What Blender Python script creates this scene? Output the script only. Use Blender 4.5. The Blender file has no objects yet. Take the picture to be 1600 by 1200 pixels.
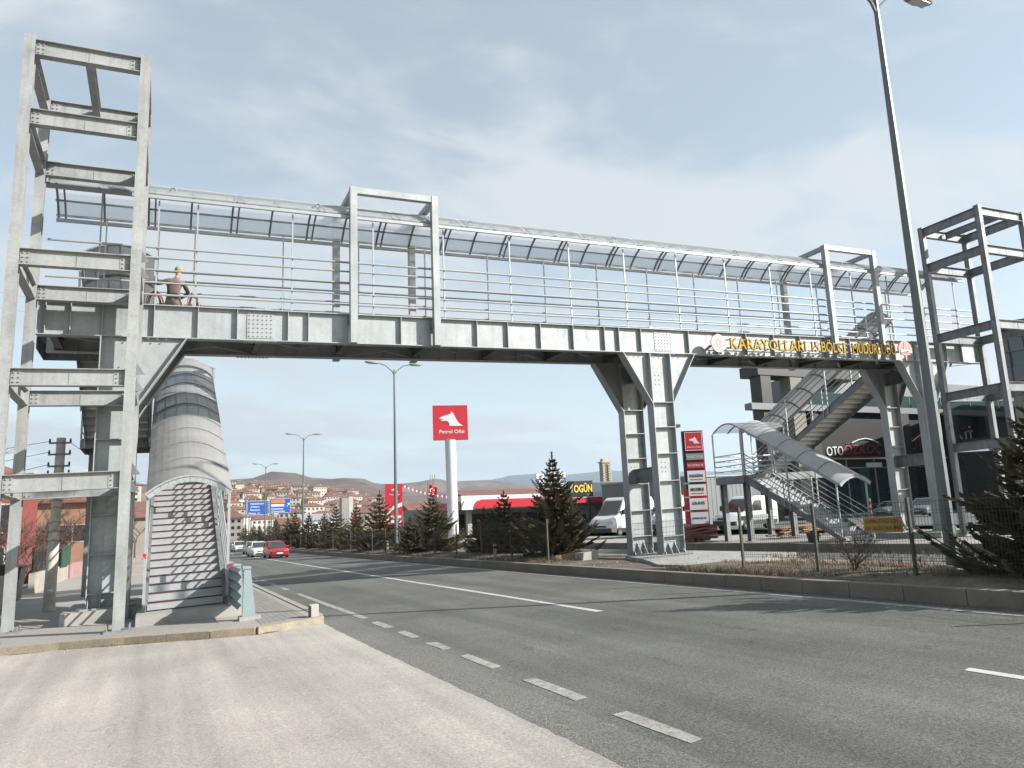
import bpy, bmesh, math, random
from mathutils import Vector as V, Matrix
random.seed(7)
S = bpy.context.scene
C = S.collection
R = math.radians
GX, GY, EYE = 0.0304, -0.0182, 1.75
def G(x, y):
    'grade of the site: it climbs a little to the right and falls away along the road'
    return GX * max(-30, min(x, 36)) + GY * max(-30, min(y, 170))
# ---------------------------------------------------------------- camera basis
AX = V((0.904, 0.0372, 0.4259)).normalized()
AY = V((-0.4256, 0.1722, 0.8884)).normalized()
AZ = V((-0.0403, -0.9844, 0.1715)).normalized()
AY = (AY - AX * AY.dot(AX)).normalized()
AZ = AX.cross(AY)
def at(px, py, Y):
    'world point seen at a pixel of the 1600 px photograph, Y metres down the road'
    d = V((px - 800, py - 600, 1150.0))
    w = V((d.dot(AX), d.dot(AY), d.dot(AZ)))
    return V((w.x, w.y, w.z)) * (Y / w.y) + V((0, 0, EYE))
def zl(p): return p.z - G(p.x, p.y)
# ---------------------------------------------------------------- mesh builder
class MB:
    def __init__(s): s.v = []; s.f = []; s.m = []
    def quadbox(s, o, a, b, c, mi=0):
        o, a, b, c = V(o), V(a), V(b), V(c)
        n = len(s.v)
        s.v += [o, o+a, o+a+b, o+b, o+c, o+a+c, o+a+b+c, o+b+c]
        fs = [(0,3,2,1),(4,5,6,7),(0,1,5,4),(1,2,6,5),(2,3,7,6),(3,0,4,7)]
        if a.cross(b).dot(c) < 0: fs = [f[::-1] for f in fs]
        s.f += [tuple(n+i for i in f) for f in fs]; s.m += [mi]*6
        return s
    def box(s, x0, x1, y0, y1, z0, z1, mi=0):
        return s.quadbox((x0,y0,z0), (x1-x0,0,0), (0,y1-y0,0), (0,0,z1-z0), mi)
    def bar(s, p, q, w, h, up=(0,0,1), os=0, ou=0, mi=0):
        p, q, u = V(p), V(q), V(up)
        d = (q-p).normalized(); sd = d.cross(u)
        if sd.length < 1e-4: sd = d.cross(V((1,0,0)))
        sd.normalize(); u = sd.cross(d)
        o = p + sd*(os-w/2) + u*(ou-h/2)
        return s.quadbox(o, q-p, sd*w, u*h, mi)
    def ibeam(s, p, q, h, bw, tf=.018, tw=.012, up=(0,0,1), mi=0):
        s.bar(p,q,bw,tf,up,0,h/2-tf/2,mi); s.bar(p,q,bw,tf,up,0,-h/2+tf/2,mi); s.bar(p,q,tw,h-2*tf,up,0,0,mi)
        return s
    def tube(s, p, q, r, r2=None, n=8, mi=0, cap=True):
        p, q = V(p), V(q); r2 = r if r2 is None else r2
        d = (q-p).normalized(); a = d.orthogonal().normalized(); b = d.cross(a)
        k = len(s.v)
        for c, rr in ((p,r),(q,r2)):
            for i in range(n):
                t = 2*math.pi*i/n; s.v.append(c + (a*math.cos(t)+b*math.sin(t))*rr)
        for i in range(n):
            j = (i+1) % n; s.f.append((k+i,k+j,k+n+j,k+n+i)); s.m.append(mi)
        if cap:
            s.f.append(tuple(k+i for i in range(n))[::-1]); s.f.append(tuple(k+n+i for i in range(n))); s.m += [mi,mi]
        return s
    def path(s, pts, r, n=6, mi=0, r2=None):
        m = len(pts)-1
        for i in range(m):
            ra = r if r2 is None else r+(r2-r)*i/m; rb = r if r2 is None else r+(r2-r)*(i+1)/m
            s.tube(pts[i], pts[i+1], ra, rb, n, mi)
        return s
    def prism(s, poly, ext, mi=0):
        'extrude a planar polygon (list of points) along ext'
        e = V(ext); n = len(poly); k = len(s.v); P = [V(p) for p in poly]
        nrm = V((0,0,0))
        for i in range(n): nrm += (P[i]-P[0]).cross(P[(i+1)%n]-P[0])
        if nrm.dot(e) > 0: P = P[::-1]
        s.v += P + [p+e for p in P]
        s.f.append(tuple(range(k,k+n))); s.f.append(tuple(range(k+2*n-1,k+n-1,-1))); s.m += [mi,mi]
        for i in range(n):
            j = (i+1)%n; s.f.append((k+j,k+i,k+n+i,k+n+j)); s.m.append(mi)
        return s
    def cyl(s, c, r, d, n=20, mi=0):
        c = V(c); d = V(d); return s.tube(c, c+d, r, r, n, mi)
    def loft(s, rings, mi=0, cap=True, closed=True):
        k = len(s.v); n = len(rings[0])
        for r in rings: s.v += [V(p) for p in r]
        for i in range(len(rings)-1):
            for j in range(n if closed else n-1):
                a = k+i*n+j; b = k+i*n+(j+1)%n
                s.f.append((a,b,b+n,a+n)); s.m.append(mi)
        if cap:
            s.f.append(tuple(range(k,k+n))[::-1]); s.f.append(tuple(range(k+(len(rings)-1)*n,k+len(rings)*n))); s.m += [mi,mi]
        return s
    def face(s, pts, mi=0):
        k = len(s.v); s.v += [V(p) for p in pts]; s.f.append(tuple(range(k,k+len(pts)))); s.m.append(mi); return s
    def barrel(s, A, B, side, rise, n=10, th=.012, mi=0, m=1):
        A, B, side = V(A), V(B), V(side); Z = V((0,0,1)); rows = []
        for i in range(m+1):
            P = A.lerp(B, i/m); up = []; dn = []
            for j in range(n+1):
                t = -1+2*j/n; q = P + side*t + Z*(rise*(1-t*t)); up.append(q+Z*th); dn.append(q)
            rows.append(up+dn[::-1])
        return s.loft(rows, mi)
    def arc(s, P, side, rise, w, h, along, n=10, mi=0):
        'flat-bar rib that follows a barrel roof'
        P, side, al = V(P), V(side), V(along).normalized(); Z = V((0,0,1))
        for j in range(n):
            a, b = -1+2*j/n, -1+2*(j+1)/n
            s.bar(P+side*a+Z*rise*(1-a*a), P+side*b+Z*rise*(1-b*b), h, w, up=al, mi=mi)
        return s
    def build(s, name, mat, parent=None, grade=False, smooth=False, loc=None, local=False):
        mats = mat if isinstance(mat, (list,tuple)) else [mat]
        vs = [V((p[0],p[1],p[2]+(G(p[0],p[1]) if grade else 0))) for p in s.v]
        org = V((0,0,0))
        if not local:
            if parent is not None:
                r = parent
                while r.parent: r = r.parent
                org = r.location
            elif loc is not None: org = V(loc)
        me = bpy.data.meshes.new(name)
        me.from_pydata([tuple(p-org) for p in vs], [], s.f)
        for mt in mats: me.materials.append(mt)
        if len(mats) > 1: me.polygons.foreach_set('material_index', s.m)
        if smooth:
            me.polygons.foreach_set('use_smooth', [True]*len(me.polygons))
        me.update()
        o = bpy.data.objects.new(name, me); C.objects.link(o)
        if parent is not None: o.parent = parent
        else: o.location = org
        return o
def smooth_by_angle(o, deg=40):
    me = o.data; me.polygons.foreach_set('use_smooth', [True]*len(me.polygons))
    bm = bmesh.new(); bm.from_mesh(me); bmesh.ops.remove_doubles(bm, verts=bm.verts, dist=.0005)
    for e in bm.edges:
        if len(e.link_faces) != 2 or e.calc_face_angle(0) > R(deg): e.smooth = False
    bm.to_mesh(me); bm.free()
def tag(o, label=None, cat=None, group=None, kind=None):
    if label: o['label'] = label
    if cat: o['category'] = cat
    if group: o['group'] = group
    if kind: o['kind'] = kind
    return o
def thing(name, label, cat, loc, group=None, rz=0):
    o = bpy.data.objects.new(name, None); C.objects.link(o)
    o.location = loc; o.rotation_euler.z = rz; o.empty_display_size = .2
    return tag(o, label, cat, group)
def hub(name, parent):
    o = bpy.data.objects.new(name, None); C.objects.link(o); o.parent = parent; return o
def gp(x, y, z=0): return V((x, y, z+G(x,y)))
def kids(o): return [c for c in C.objects if c.parent == o]
def dup(root, loc, rz=None, label=None, group=None, scale=None):
    r = root.copy(); C.objects.link(r); r.location = loc
    if rz is not None: r.rotation_euler.z = rz
    if scale: r.scale = scale if hasattr(scale,'__len__') else (scale,)*3
    if label: r['label'] = label
    if group: r['group'] = group
    for ch in kids(root):
        c = ch.copy(); C.objects.link(c); c.parent = r
        for g in kids(ch):
            d = g.copy(); C.objects.link(d); d.parent = c
    return r
# ---------------------------------------------------------------- materials
def nt(m): m.use_nodes = True; return m.node_tree.nodes, m.node_tree.links
KA = .68   # all albedos are set for the exposure used below
def mat(name, col, rough=.6, metal=0, var=.12, sc=3.0, bump=0, bsc=40, col2=None, spec=.5, fine=0, fsc=150, stretch=None, keep=False, streak=0, rnd=0):
    if not keep: col = tuple(c*KA for c in col); col2 = col2 and tuple(c*KA for c in col2)
    m = bpy.data.materials.new(name); N, L = nt(m); b = N['Principled BSDF']
    b.inputs['Roughness'].default_value = rough; b.inputs['Metallic'].default_value = metal
    b.inputs['Specular IOR Level'].default_value = spec
    tc = N.new('ShaderNodeTexCoord'); vec = tc.outputs['Object']
    if stretch:
        mp = N.new('ShaderNodeMapping'); mp.inputs['Scale'].default_value = stretch; L.new(vec, mp.inputs[0]); vec2 = mp.outputs[0]
    else: vec2 = vec
    no = N.new('ShaderNodeTexNoise'); no.inputs['Scale'].default_value = sc; no.inputs['Detail'].default_value = 6; no.inputs['Roughness'].default_value = .6
    L.new(vec2, no.inputs['Vector'])
    cr = N.new('ShaderNodeValToRGB'); L.new(no.outputs['Fac'], cr.inputs[0])
    c1 = tuple(max(0,c*(1-var)) for c in col); c2 = col2 or tuple(min(1,c*(1+var)) for c in col)
    cr.color_ramp.elements[0].position = .32; cr.color_ramp.elements[1].position = .68
    cr.color_ramp.elements[0].color = (*c1,1); cr.color_ramp.elements[1].color = (*c2,1)
    out = cr.outputs[0]
    if fine:
        n2 = N.new('ShaderNodeTexNoise'); n2.inputs['Scale'].default_value = fsc; n2.inputs['Detail'].default_value = 2
        L.new(vec, n2.inputs['Vector'])
        mr = N.new('ShaderNodeMapRange'); mr.inputs[1].default_value = .3; mr.inputs[2].default_value = .7
        mr.inputs[3].default_value = 1-fine; mr.inputs[4].default_value = 1+fine; L.new(n2.outputs['Fac'], mr.inputs[0])
        mx = N.new('ShaderNodeVectorMath'); mx.operation = 'SCALE'; L.new(out, mx.inputs[0]); L.new(mr.outputs[0], mx.inputs['Scale'])
        out = mx.outputs[0]
    def times(o, fac):
        mx = N.new('ShaderNodeVectorMath'); mx.operation = 'SCALE'; L.new(o, mx.inputs[0]); L.new(fac, mx.inputs['Scale']); return mx.outputs[0]
    def span(o, a, c, d, e):
        mr = N.new('ShaderNodeMapRange'); mr.inputs[1].default_value = a; mr.inputs[2].default_value = c; mr.inputs[3].default_value = d; mr.inputs[4].default_value = e; L.new(o, mr.inputs[0]); return mr.outputs[0]
    if streak:      # run-off streaks and dull zinc patches
        mp = N.new('ShaderNodeMapping'); mp.inputs['Scale'].default_value = (5,5,.35); L.new(vec, mp.inputs[0])
        n4 = N.new('ShaderNodeTexNoise'); n4.inputs['Scale'].default_value = 1.6; n4.inputs['Detail'].default_value = 4; L.new(mp.outputs[0], n4.inputs['Vector'])
        out = times(out, span(n4.outputs['Fac'], .48, .72, 1, 1-streak))
        n5 = N.new('ShaderNodeTexNoise'); n5.inputs['Scale'].default_value = 2.3; n5.inputs['Detail'].default_value = 7; n5.inputs['Roughness'].default_value = .7; L.new(vec, n5.inputs['Vector'])
        out = times(out, span(n5.outputs['Fac'], .55, .66, 1, 1-streak*.8))
        L.new(span(n5.outputs['Fac'], .35, .65, rough-.1, rough+.15), b.inputs['Roughness'])
    if rnd:
        oi = N.new('ShaderNodeObjectInfo'); out = times(out, span(oi.outputs['Random'], 0, 1, 1-rnd, 1+rnd))
    L.new(out, b.inputs['Base Color'])
    if bump:
        n3 = N.new('ShaderNodeTexNoise'); n3.inputs['Scale'].default_value = bsc; n3.inputs['Detail'].default_value = 4
        L.new(vec, n3.inputs['Vector'])
        bp = N.new('ShaderNodeBump'); bp.inputs['Strength'].default_value = bump; bp.inputs['Distance'].default_value = .02
        L.new(n3.outputs['Fac'], bp.inputs['Height']); L.new(bp.outputs[0], b.inputs['Normal'])
    return m
M = {}
M['galv'] = mat('galvanised_steel', (.425,.452,.458), .5, .12, .14, 1.1, fine=.08, fsc=30, streak=.13)
M['galv_tower'] = mat('galvanised_tower_steel', (.39,.398,.39), .6, .08, .15, 1.1, fine=.08, fsc=24, streak=.2)
M['galv_weathered'] = mat('galvanised_weathered_steel', (.25,.265,.275), .55, .12, .22, 1.6, fine=.1, fsc=20, streak=.3)
M['galv_blue'] = mat('galvanised_blue_grey_steel', (.27,.285,.30), .5, .15, .22, 1.4, fine=.1, fsc=20, streak=.35)
M['deck_dark'] = mat('dark_deck_steel', (.12,.12,.115), .6, .05, .25, 1.5)  # galvanised steel, its colour darkened to stand in for shade under the bridge
M['tube'] = mat('galvanised_tube', (.46,.48,.485), .42, .2, .08, 4)
M['bolt'] = mat('bolt_steel', (.45,.46,.47), .4, .5, .1, 9)
M['concrete'] = mat('concrete', (.40,.385,.35), .9, 0, .18, 2.2, bump=.3, bsc=50, fine=.1, fsc=60)
M['pole_concrete'] = mat('pole_concrete', (.60,.55,.47), .9, 0, .18, 3, bump=.25, bsc=30)
M['nosing'] = mat('maroon_nosing', (.075,.02,.025), .6, 0, .2, 8)
M['tread'] = mat('tread_plate', (.46,.47,.48), .5, .25, .1, 3, bump=.2, bsc=60)
M['trunk'] = mat('bark', (.09,.065,.045), .9, 0, .3, 12, bump=.4)
M['branch'] = mat('bare_branch', (.13,.085,.065), .9, 0, .3, 8)
M['needle'] = mat('fir_needles', (.080,.076,.043), .75, 0, .45, 2.2, col2=(.22,.175,.10), spec=.25, keep=True, rnd=.2)
M['needle_far'] = mat('fir_needles_green', (.080,.078,.046), .75, 0, .4, 1.6, col2=(.23,.19,.115), spec=.25, keep=True, rnd=.3)
M['soil'] = mat('dry_soil', (.11,.082,.06), .95, 0, .35, 1.6, bump=.8, bsc=14, col2=(.22,.175,.125), fine=.3, fsc=35)
M['grass'] = mat('dry_grass', (.12,.088,.048), .9, 0, .4, 3, col2=(.22,.16,.09))
M['kerb'] = mat('kerb_stone', (.23,.195,.165), .9, 0, .2, 1.3, bump=.3, bsc=30, fine=.12, fsc=40)
M['kerb_pale'] = mat('kerb_stone_pale', (.40,.36,.31), .9, 0, .2, 1.5, bump=.3, bsc=30)
M['yellow_kerb'] = mat('worn_yellow_paint', (.38,.34,.275), .85, 0, .2, 3, col2=(.46,.365,.23), bump=.3, fine=.15, fsc=30)
M['dash'] = mat('road_paint_white', (.36,.345,.31), .8, 0, .35, 9, fine=.4, fsc=70)
M['dash_bright'] = mat('road_paint_bright', (.60,.59,.56), .75, 0, .1, 5, fine=.1, fsc=60)
M['red'] = mat('red_sign', (.60,.022,.04), .4, 0, .05, 1)
M['white'] = mat('white_panel', (.78,.78,.77), .5, 0, .04, 1)
M['black'] = mat('black_panel', (.010,.010,.011), .4, 0, .2, 2)
M['dark'] = mat('dark_plastic', (.03,.03,.032), .5, 0, .2, 3)
M['rubber'] = mat('tyre_rubber', (.025,.025,.025), .85, 0, .2, 6)
M['rim'] = mat('wheel_rim', (.45,.46,.47), .35, .6, .05, 6)
M['glass'] = mat('dark_glass', (.035,.045,.05), .08, 0, .2, .6, spec=.8)
M['glass_green'] = mat('green_glass', (.05,.10,.09), .12, 0, .12, .5, spec=.8)
M['gold'] = mat('gold_letters', (.40,.265,.04), .25, .9, .08, 6)
M['gold_side'] = mat('letter_sides', (.28,.15,.03), .5, .2, .1, 6)
M['lamp_steel'] = mat('lamp_pole_steel', (.19,.205,.205), .5, .3, .12, 1.5)
M['lamp_brown'] = mat('lamp_head_grey', (.30,.27,.24), .5, 0, .1, 3)
M['fence_green'] = mat('fence_post_green', (.075,.08,.06), .6, .1, .2, 5)
M['wire'] = mat('fence_wire', (.10,.105,.085), .6, .2, .1, 5)
M['rail_green'] = mat('guardrail_paint', (.33,.40,.415), .5, .1, .08, 3)
M['blue'] = mat('road_sign_blue', (.012,.10,.42), .45, 0, .05, 1)
M['orange'] = mat('sign_orange', (.75,.20,.02), .5, 0, .05, 1)
M['sign_yellow'] = mat('sign_yellow', (.50,.25,.035), .6, 0, .15, 5)
M['rust'] = mat('rusty_red', (.22,.07,.06), .8, 0, .3, 4)
M['wood'] = mat('raw_timber', (.34,.22,.12), .85, 0, .3, 3, stretch=(1,1,6))
M['skin'] = mat('skin', (.45,.27,.19), .6, 0, .06, 8)
M['jacket'] = mat('brown_jacket', (.20,.145,.12), .9, 0, .2, 8)
M['trousers'] = mat('beige_trousers', (.46,.39,.31), .9, 0, .1, 9)
M['hat'] = mat('tan_cap', (.40,.31,.20), .85, 0, .1, 9)
M['hose'] = mat('copper_red_hose', (.36,.11,.08), .5, 0, .15, 9)
M['emb_white'] = mat('emblem_white', (.74,.70,.70), .5, 0, .05, 4)
M['emb_pink'] = mat('emblem_rose', (.62,.26,.24), .5, 0, .05, 4)
M['green_letter'] = mat('green_letters', (.10,.36,.06), .5, 0, .05, 2)
M['navy'] = mat('navy_panel', (.02,.07,.19), .5, 0, .05, 2)
M['grey_panel'] = mat('grey_panel', (.30,.30,.28), .5, 0, .08, 1)
M['yellow_letter'] = mat('yellow_letters', (.78,.58,.06), .5, 0, .05, 2)
M['red_letter'] = mat('red_letters', (.30,.045,.045), .45, 0, .05, 2)
M['cladding'] = mat('grey_cladding', (.20,.21,.22), .5, .2, .06, .3)
M['cladding_dark'] = mat('dark_cladding', (.026,.024,.024), .45, 0, .15, .4)
M['beige_wall'] = mat('beige_render', (.33,.29,.24), .9, 0, .1, .6)
M['roof_gray'] = mat('sheet_roof', (.42,.43,.44), .5, .2, .08, .3, stretch=(8,1,1))
M['corr'] = mat('corrugated_grey', (.22,.25,.255), .6, .1, .06, .4)
M['red_brick'] = mat('roof_tile_red', (.215,.103,.077), .9, 0, .25, 1.2, bump=.4, bsc=6)
M['red_wall'] = mat('red_wall', (.27,.07,.06), .9, 0, .12, .8)
M['orange_wall'] = mat('orange_wall', (.36,.20,.13), .9, 0, .12, .8)
M['cream'] = mat('cream_wall', (.50,.43,.32), .9, 0, .1, .5)
M['white_wall'] = mat('white_wall', (.54,.51,.465), .9, 0, .1, .5)
M['pale_wall'] = mat('pale_stained_wall', (.42,.38,.31), .95, 0, .2, 1.6, bump=.2)
M['pink_wall'] = mat('pink_wall', (.38,.23,.23), .95, 0, .15, 1.6)
M['car_red'] = mat('red_car_paint', (.42,.015,.03), .25, 0, .04, 1, spec=.6)
M['car_silver'] = mat('silver_car_paint', (.46,.47,.48), .3, .5, .04, 1)
M['car_white'] = mat('white_car_paint', (.72,.73,.74), .3, 0, .04, 1)
M['car_grey'] = mat('grey_car_paint', (.22,.235,.25), .3, .4, .04, 1)
M['car_dark'] = mat('dark_blue_car_paint', (.03,.04,.06), .25, .2, .04, 1)
M['headlight'] = mat('headlight_glass', (.65,.67,.68), .15, .1, .05, 5)
M['plastic_teal'] = mat('teal_panel', (.05,.22,.24), .5, 0, .1, 1)
M['green_tarp'] = mat('green_mesh_sheet', (.015,.075,.045), .8, 0, .2, 3)
M['yellow'] = mat('yellow_paint', (.70,.45,.05), .7, 0, .1, 3)
M['flag_red'] = mat('flag_red', (.55,.02,.03), .8, 0, .08, 2)
M['container_red'] = mat('container_red', (.50,.10,.06), .6, 0, .12, .8)
def polycarb(name, col, lo, hi, tl_mix, tint=(.90,.92,.94)):
    m = bpy.data.materials.new(name); N, L = nt(m); b = N['Principled BSDF']; out = N['Material Output']
    b.inputs['Base Color'].default_value = (*col,1); b.inputs['Roughness'].default_value = .3
    tl = N.new('ShaderNodeBsdfTranslucent'); tl.inputs[0].default_value = (*col,1)
    tr = N.new('ShaderNodeBsdfTransparent'); tr.inputs[0].default_value = (*tint,1)
    a = N.new('ShaderNodeMixShader'); a.inputs[0].default_value = tl_mix; L.new(b.outputs[0], a.inputs[1]); L.new(tl.outputs[0], a.inputs[2])
    c = N.new('ShaderNodeMixShader'); L.new(a.outputs[0], c.inputs[1]); L.new(tr.outputs[0], c.inputs[2])
    tc = N.new('ShaderNodeTexCoord'); no = N.new('ShaderNodeTexNoise'); no.inputs['Scale'].default_value = 1.2; no.inputs['Detail'].default_value = 4; L.new(tc.outputs['Object'], no.inputs['Vector'])
    mr = N.new('ShaderNodeMapRange'); mr.inputs[1].default_value = .3; mr.inputs[2].default_value = .7; mr.inputs[3].default_value = lo; mr.inputs[4].default_value = hi; L.new(no.outputs['Fac'], mr.inputs[0]); L.new(mr.outputs[0], c.inputs[0])
    L.new(c.outputs[0], out.inputs[0]); return m
M['poly'] = polycarb('polycarbonate_sheet', (.84,.85,.85), .40, .52, .85)
M['poly_pale'] = polycarb('pale_polycarbonate_sheet', (.58,.58,.575), .06, .22, .4)
M['poly_stair'] = polycarb('dusty_polycarbonate_sheet', (.44,.43,.415), .16, .40, .42)
def asphalt(name, col, sc=1.0, speck=.45, tint=(1,1,1), patch=.25, streak=True, speck_sc=95, crack_=.45):
    'aggregate speckle, broad worn patches, lengthwise wheel tracks and a few dark cracks'
    col = tuple(c*KA for c in col)
    m = bpy.data.materials.new(name); N, L = nt(m); b = N['Principled BSDF']; b.inputs['Roughness'].default_value = .82
    b.inputs['Specular IOR Level'].default_value = .35
    tc = N.new('ShaderNodeTexCoord'); vec = tc.outputs['Object']
    def noise(scale, detail, st=None, rough=.6):
        n = N.new('ShaderNodeTexNoise'); n.inputs['Scale'].default_value = scale; n.inputs['Detail'].default_value = detail; n.inputs['Roughness'].default_value = rough
        if st:
            mp = N.new('ShaderNodeMapping'); mp.inputs['Scale'].default_value = st; L.new(vec, mp.inputs[0]); L.new(mp.outputs[0], n.inputs['Vector'])
        else: L.new(vec, n.inputs['Vector'])
        return n.outputs['Fac']
    def rng(o, a, c, d, e):
        r = N.new('ShaderNodeMapRange'); r.inputs[1].default_value = a; r.inputs[2].default_value = c; r.inputs[3].default_value = d; r.inputs[4].default_value = e; L.new(o, r.inputs[0]); return r.outputs[0]
    def mul(a, c):
        x = N.new('ShaderNodeMath'); x.operation = 'MULTIPLY'; L.new(a, x.inputs[0]); L.new(c, x.inputs[1]); return x.outputs[0]
    f = mul(rng(noise(speck_sc, 2), .34, .66, 1-speck, 1+speck), rng(noise(speck_sc*.42, 3, None, .75), .36, .64, 1-speck*.75, 1+speck*.75))
    f = mul(f, rng(noise(.35, 5), .3, .7, 1-patch, 1+patch))
    f = mul(f, rng(noise(28, 3), .3, .7, .9, 1.1))
    if streak:
        f = mul(f, rng(noise(1.0, 5, (1.5,.06,1)), .33, .67, .76, 1.2))
        vo = N.new('ShaderNodeTexVoronoi'); vo.feature = 'DISTANCE_TO_EDGE'; vo.inputs['Scale'].default_value = 1
        mp = N.new('ShaderNodeMapping'); mp.inputs['Scale'].default_value = (.55,.16,1); L.new(vec, mp.inputs[0])
        nn = N.new('ShaderNodeTexNoise'); nn.inputs['Scale'].default_value = 3; nn.inputs['Detail'].default_value = 5; L.new(vec, nn.inputs['Vector'])
        ad = N.new('ShaderNodeVectorMath'); ad.operation = 'MULTIPLY_ADD'; ad.inputs[1].default_value = (.5,.5,0); L.new(nn.outputs['Color'], ad.inputs[0]); L.new(mp.outputs[0], ad.inputs[2]); L.new(ad.outputs[0], vo.inputs['Vector'])
        crack = rng(vo.outputs['Distance'], 0, .007, 1-crack_, 1)
        gate = rng(noise(.8, 2), .5, .58, 1, 0)
        mm = N.new('ShaderNodeMath'); mm.operation = 'MAXIMUM'; L.new(crack, mm.inputs[0]); L.new(gate, mm.inputs[1]); f = mul(f, mm.outputs[0])
    v = N.new('ShaderNodeVectorMath'); v.operation = 'SCALE'; v.inputs[0].default_value = tuple(col[i]*tint[i] for i in range(3)); L.new(f, v.inputs['Scale'])
    L.new(v.outputs[0], b.inputs['Base Color'])
    bp = N.new('ShaderNodeBump'); bp.inputs['Strength'].default_value = .35; bp.inputs['Distance'].default_value = .006
    L.new(noise(speck_sc*.9, 3), bp.inputs['Height']); L.new(bp.outputs[0], b.inputs['Normal'])
    return m
M['asphalt'] = asphalt('asphalt', (.142,.141,.125), speck=.5)
M['asphalt_edge'] = asphalt('asphalt_shoulder', (.19,.184,.166), speck=.5, patch=.15, streak=False)
M['asphalt_far'] = asphalt('asphalt_service_road', (.15,.155,.15), patch=.15)
M['apron'] = asphalt('gravelly_concrete', (.465,.425,.378), speck=.22, patch=.17, streak=True, speck_sc=85, crack_=.22)
M['pavement'] = asphalt('dusty_concrete', (.40,.37,.335), speck=.16, patch=.15, streak=False, speck_sc=60)
def pavers():
    m = bpy.data.materials.new('paving_tiles'); N, L = nt(m); b = N['Principled BSDF']; b.inputs['Roughness'].default_value = .9
    tc = N.new('ShaderNodeTexCoord'); br = N.new('ShaderNodeTexBrick'); L.new(tc.outputs['Object'], br.inputs['Vector'])
    br.inputs['Color1'].default_value = (.25,.235,.215,1); br.inputs['Color2'].default_value = (.19,.178,.162,1); br.inputs['Mortar'].default_value = (.10,.09,.075,1)
    br.inputs['Scale'].default_value = 2.2; br.inputs['Mortar Size'].default_value = .025
    L.new(br.outputs['Color'], b.inputs['Base Color']); return m
M['pavers'] = pavers()
M['terrain'] = mat('dry_terrain', (.20,.165,.125), .95, 0, .25, .01, col2=(.28,.235,.18), fine=.2, fsc=.08)
M['hill_brown'] = mat('dry_hill', (.105,.08,.068), .95, 0, .3, .006, col2=(.20,.15,.125), fine=.35, fsc=.025)
M['mountain'] = mat('wooded_mountain', (.035,.045,.042), .95, 0, .3, .0012)
# ================================================================= CAMERA, SUN, SKY
cam = bpy.data.cameras.new('camera'); co = bpy.data.objects.new('camera', cam); C.objects.link(co); S.camera = co
cam.sensor_fit = 'HORIZONTAL'; cam.sensor_width = 36; cam.lens = 1150/1600*36; cam.clip_end = 40000; cam.clip_start = .05
rot = Matrix(((AX.x,-AX.y,-AX.z),(AY.x,-AY.y,-AY.z),(AZ.x,-AZ.y,-AZ.z)))
co.matrix_world = Matrix.Translation((0,0,EYE)) @ rot.to_4x4()
SUN = V((-1.28, 1.0, -.90)).normalized()
sl = bpy.data.lights.new('sun','SUN'); sl.energy = 5.0; sl.angle = R(.55); sl.color = (1,.97,.92)
so = bpy.data.objects.new('sun', sl); C.objects.link(so); so.rotation_euler = SUN.to_track_quat('-Z','Y').to_euler(); so.location = (30,-30,40)
W = bpy.data.worlds.new('World'); S.world = W; W.use_nodes = True; N, L = W.node_tree.nodes, W.node_tree.links
bg = N['Background']; sky = N.new('ShaderNodeTexSky'); sky.sky_type = 'NISHITA'; sky.sun_disc = False
sky.sun_elevation = math.asin(-SUN.z); sky.sun_rotation = math.atan2(-SUN.x, -SUN.y); sky.air_density = 1; sky.dust_density = .7; sky.ozone_density = 2.5
bg.inputs[1].default_value = .054
tc = N.new('ShaderNodeTexCoord'); sp = N.new('ShaderNodeSeparateXYZ'); L.new(tc.outputs['Generated'], sp.inputs[0])
def mth(op, a, b=None):
    n = N.new('ShaderNodeMath'); n.operation = op
    for i, x in enumerate((a,b)):
        if x is None: continue
        if isinstance(x,(int,float)): n.inputs[i].default_value = x
        else: L.new(x, n.inputs[i])
    return n.outputs[0]
zc = mth('ADD', mth('MAXIMUM', sp.outputs[2], 0), .16)
cb = N.new('ShaderNodeCombineXYZ'); L.new(mth('DIVIDE', sp.outputs[0], zc), cb.inputs[0]); L.new(mth('DIVIDE', sp.outputs[1], zc), cb.inputs[1])
def cloudnoise(scale, st, loc, detail, dist):
    mp = N.new('ShaderNodeMapping'); mp.inputs['Scale'].default_value = st; mp.inputs['Location'].default_value = loc; mp.inputs['Rotation'].default_value = (0,0,R(-35)); L.new(cb.outputs[0], mp.inputs[0])
    n = N.new('ShaderNodeTexNoise'); n.inputs['Scale'].default_value = scale; n.inputs['Detail'].default_value = detail; n.inputs['Roughness'].default_value = .56; n.inputs['Distortion'].default_value = dist
    L.new(mp.outputs[0], n.inputs['Vector']); return n.outputs['Fac']
n1 = cloudnoise(.95, (.75,1.1,1), (3.4,2.2,0), 9, .7); n2 = cloudnoise(3.6, (.7,1.1,1), (7,2,0), 8, .5)
cl = mth('ADD', mth('MULTIPLY', n1, .68), mth('MULTIPLY', n2, .32))
ra = N.new('ShaderNodeValToRGB'); L.new(cl, ra.inputs[0]); ra.color_ramp.interpolation = 'EASE'
ra.color_ramp.elements[0].position = .42; ra.color_ramp.elements[0].color = (.40,.40,.40,1); ra.color_ramp.elements[1].position = .565; ra.color_ramp.elements[1].color = (1,1,1,1)
fr = N.new('ShaderNodeMapRange'); fr.inputs[1].default_value = -.45; fr.inputs[2].default_value = .25; fr.inputs[3].default_value = .15; fr.inputs[4].default_value = 1.0; L.new(sp.outputs[1], fr.inputs[0])  # clouds thinned behind the camera, added to lower the ambient light
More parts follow.
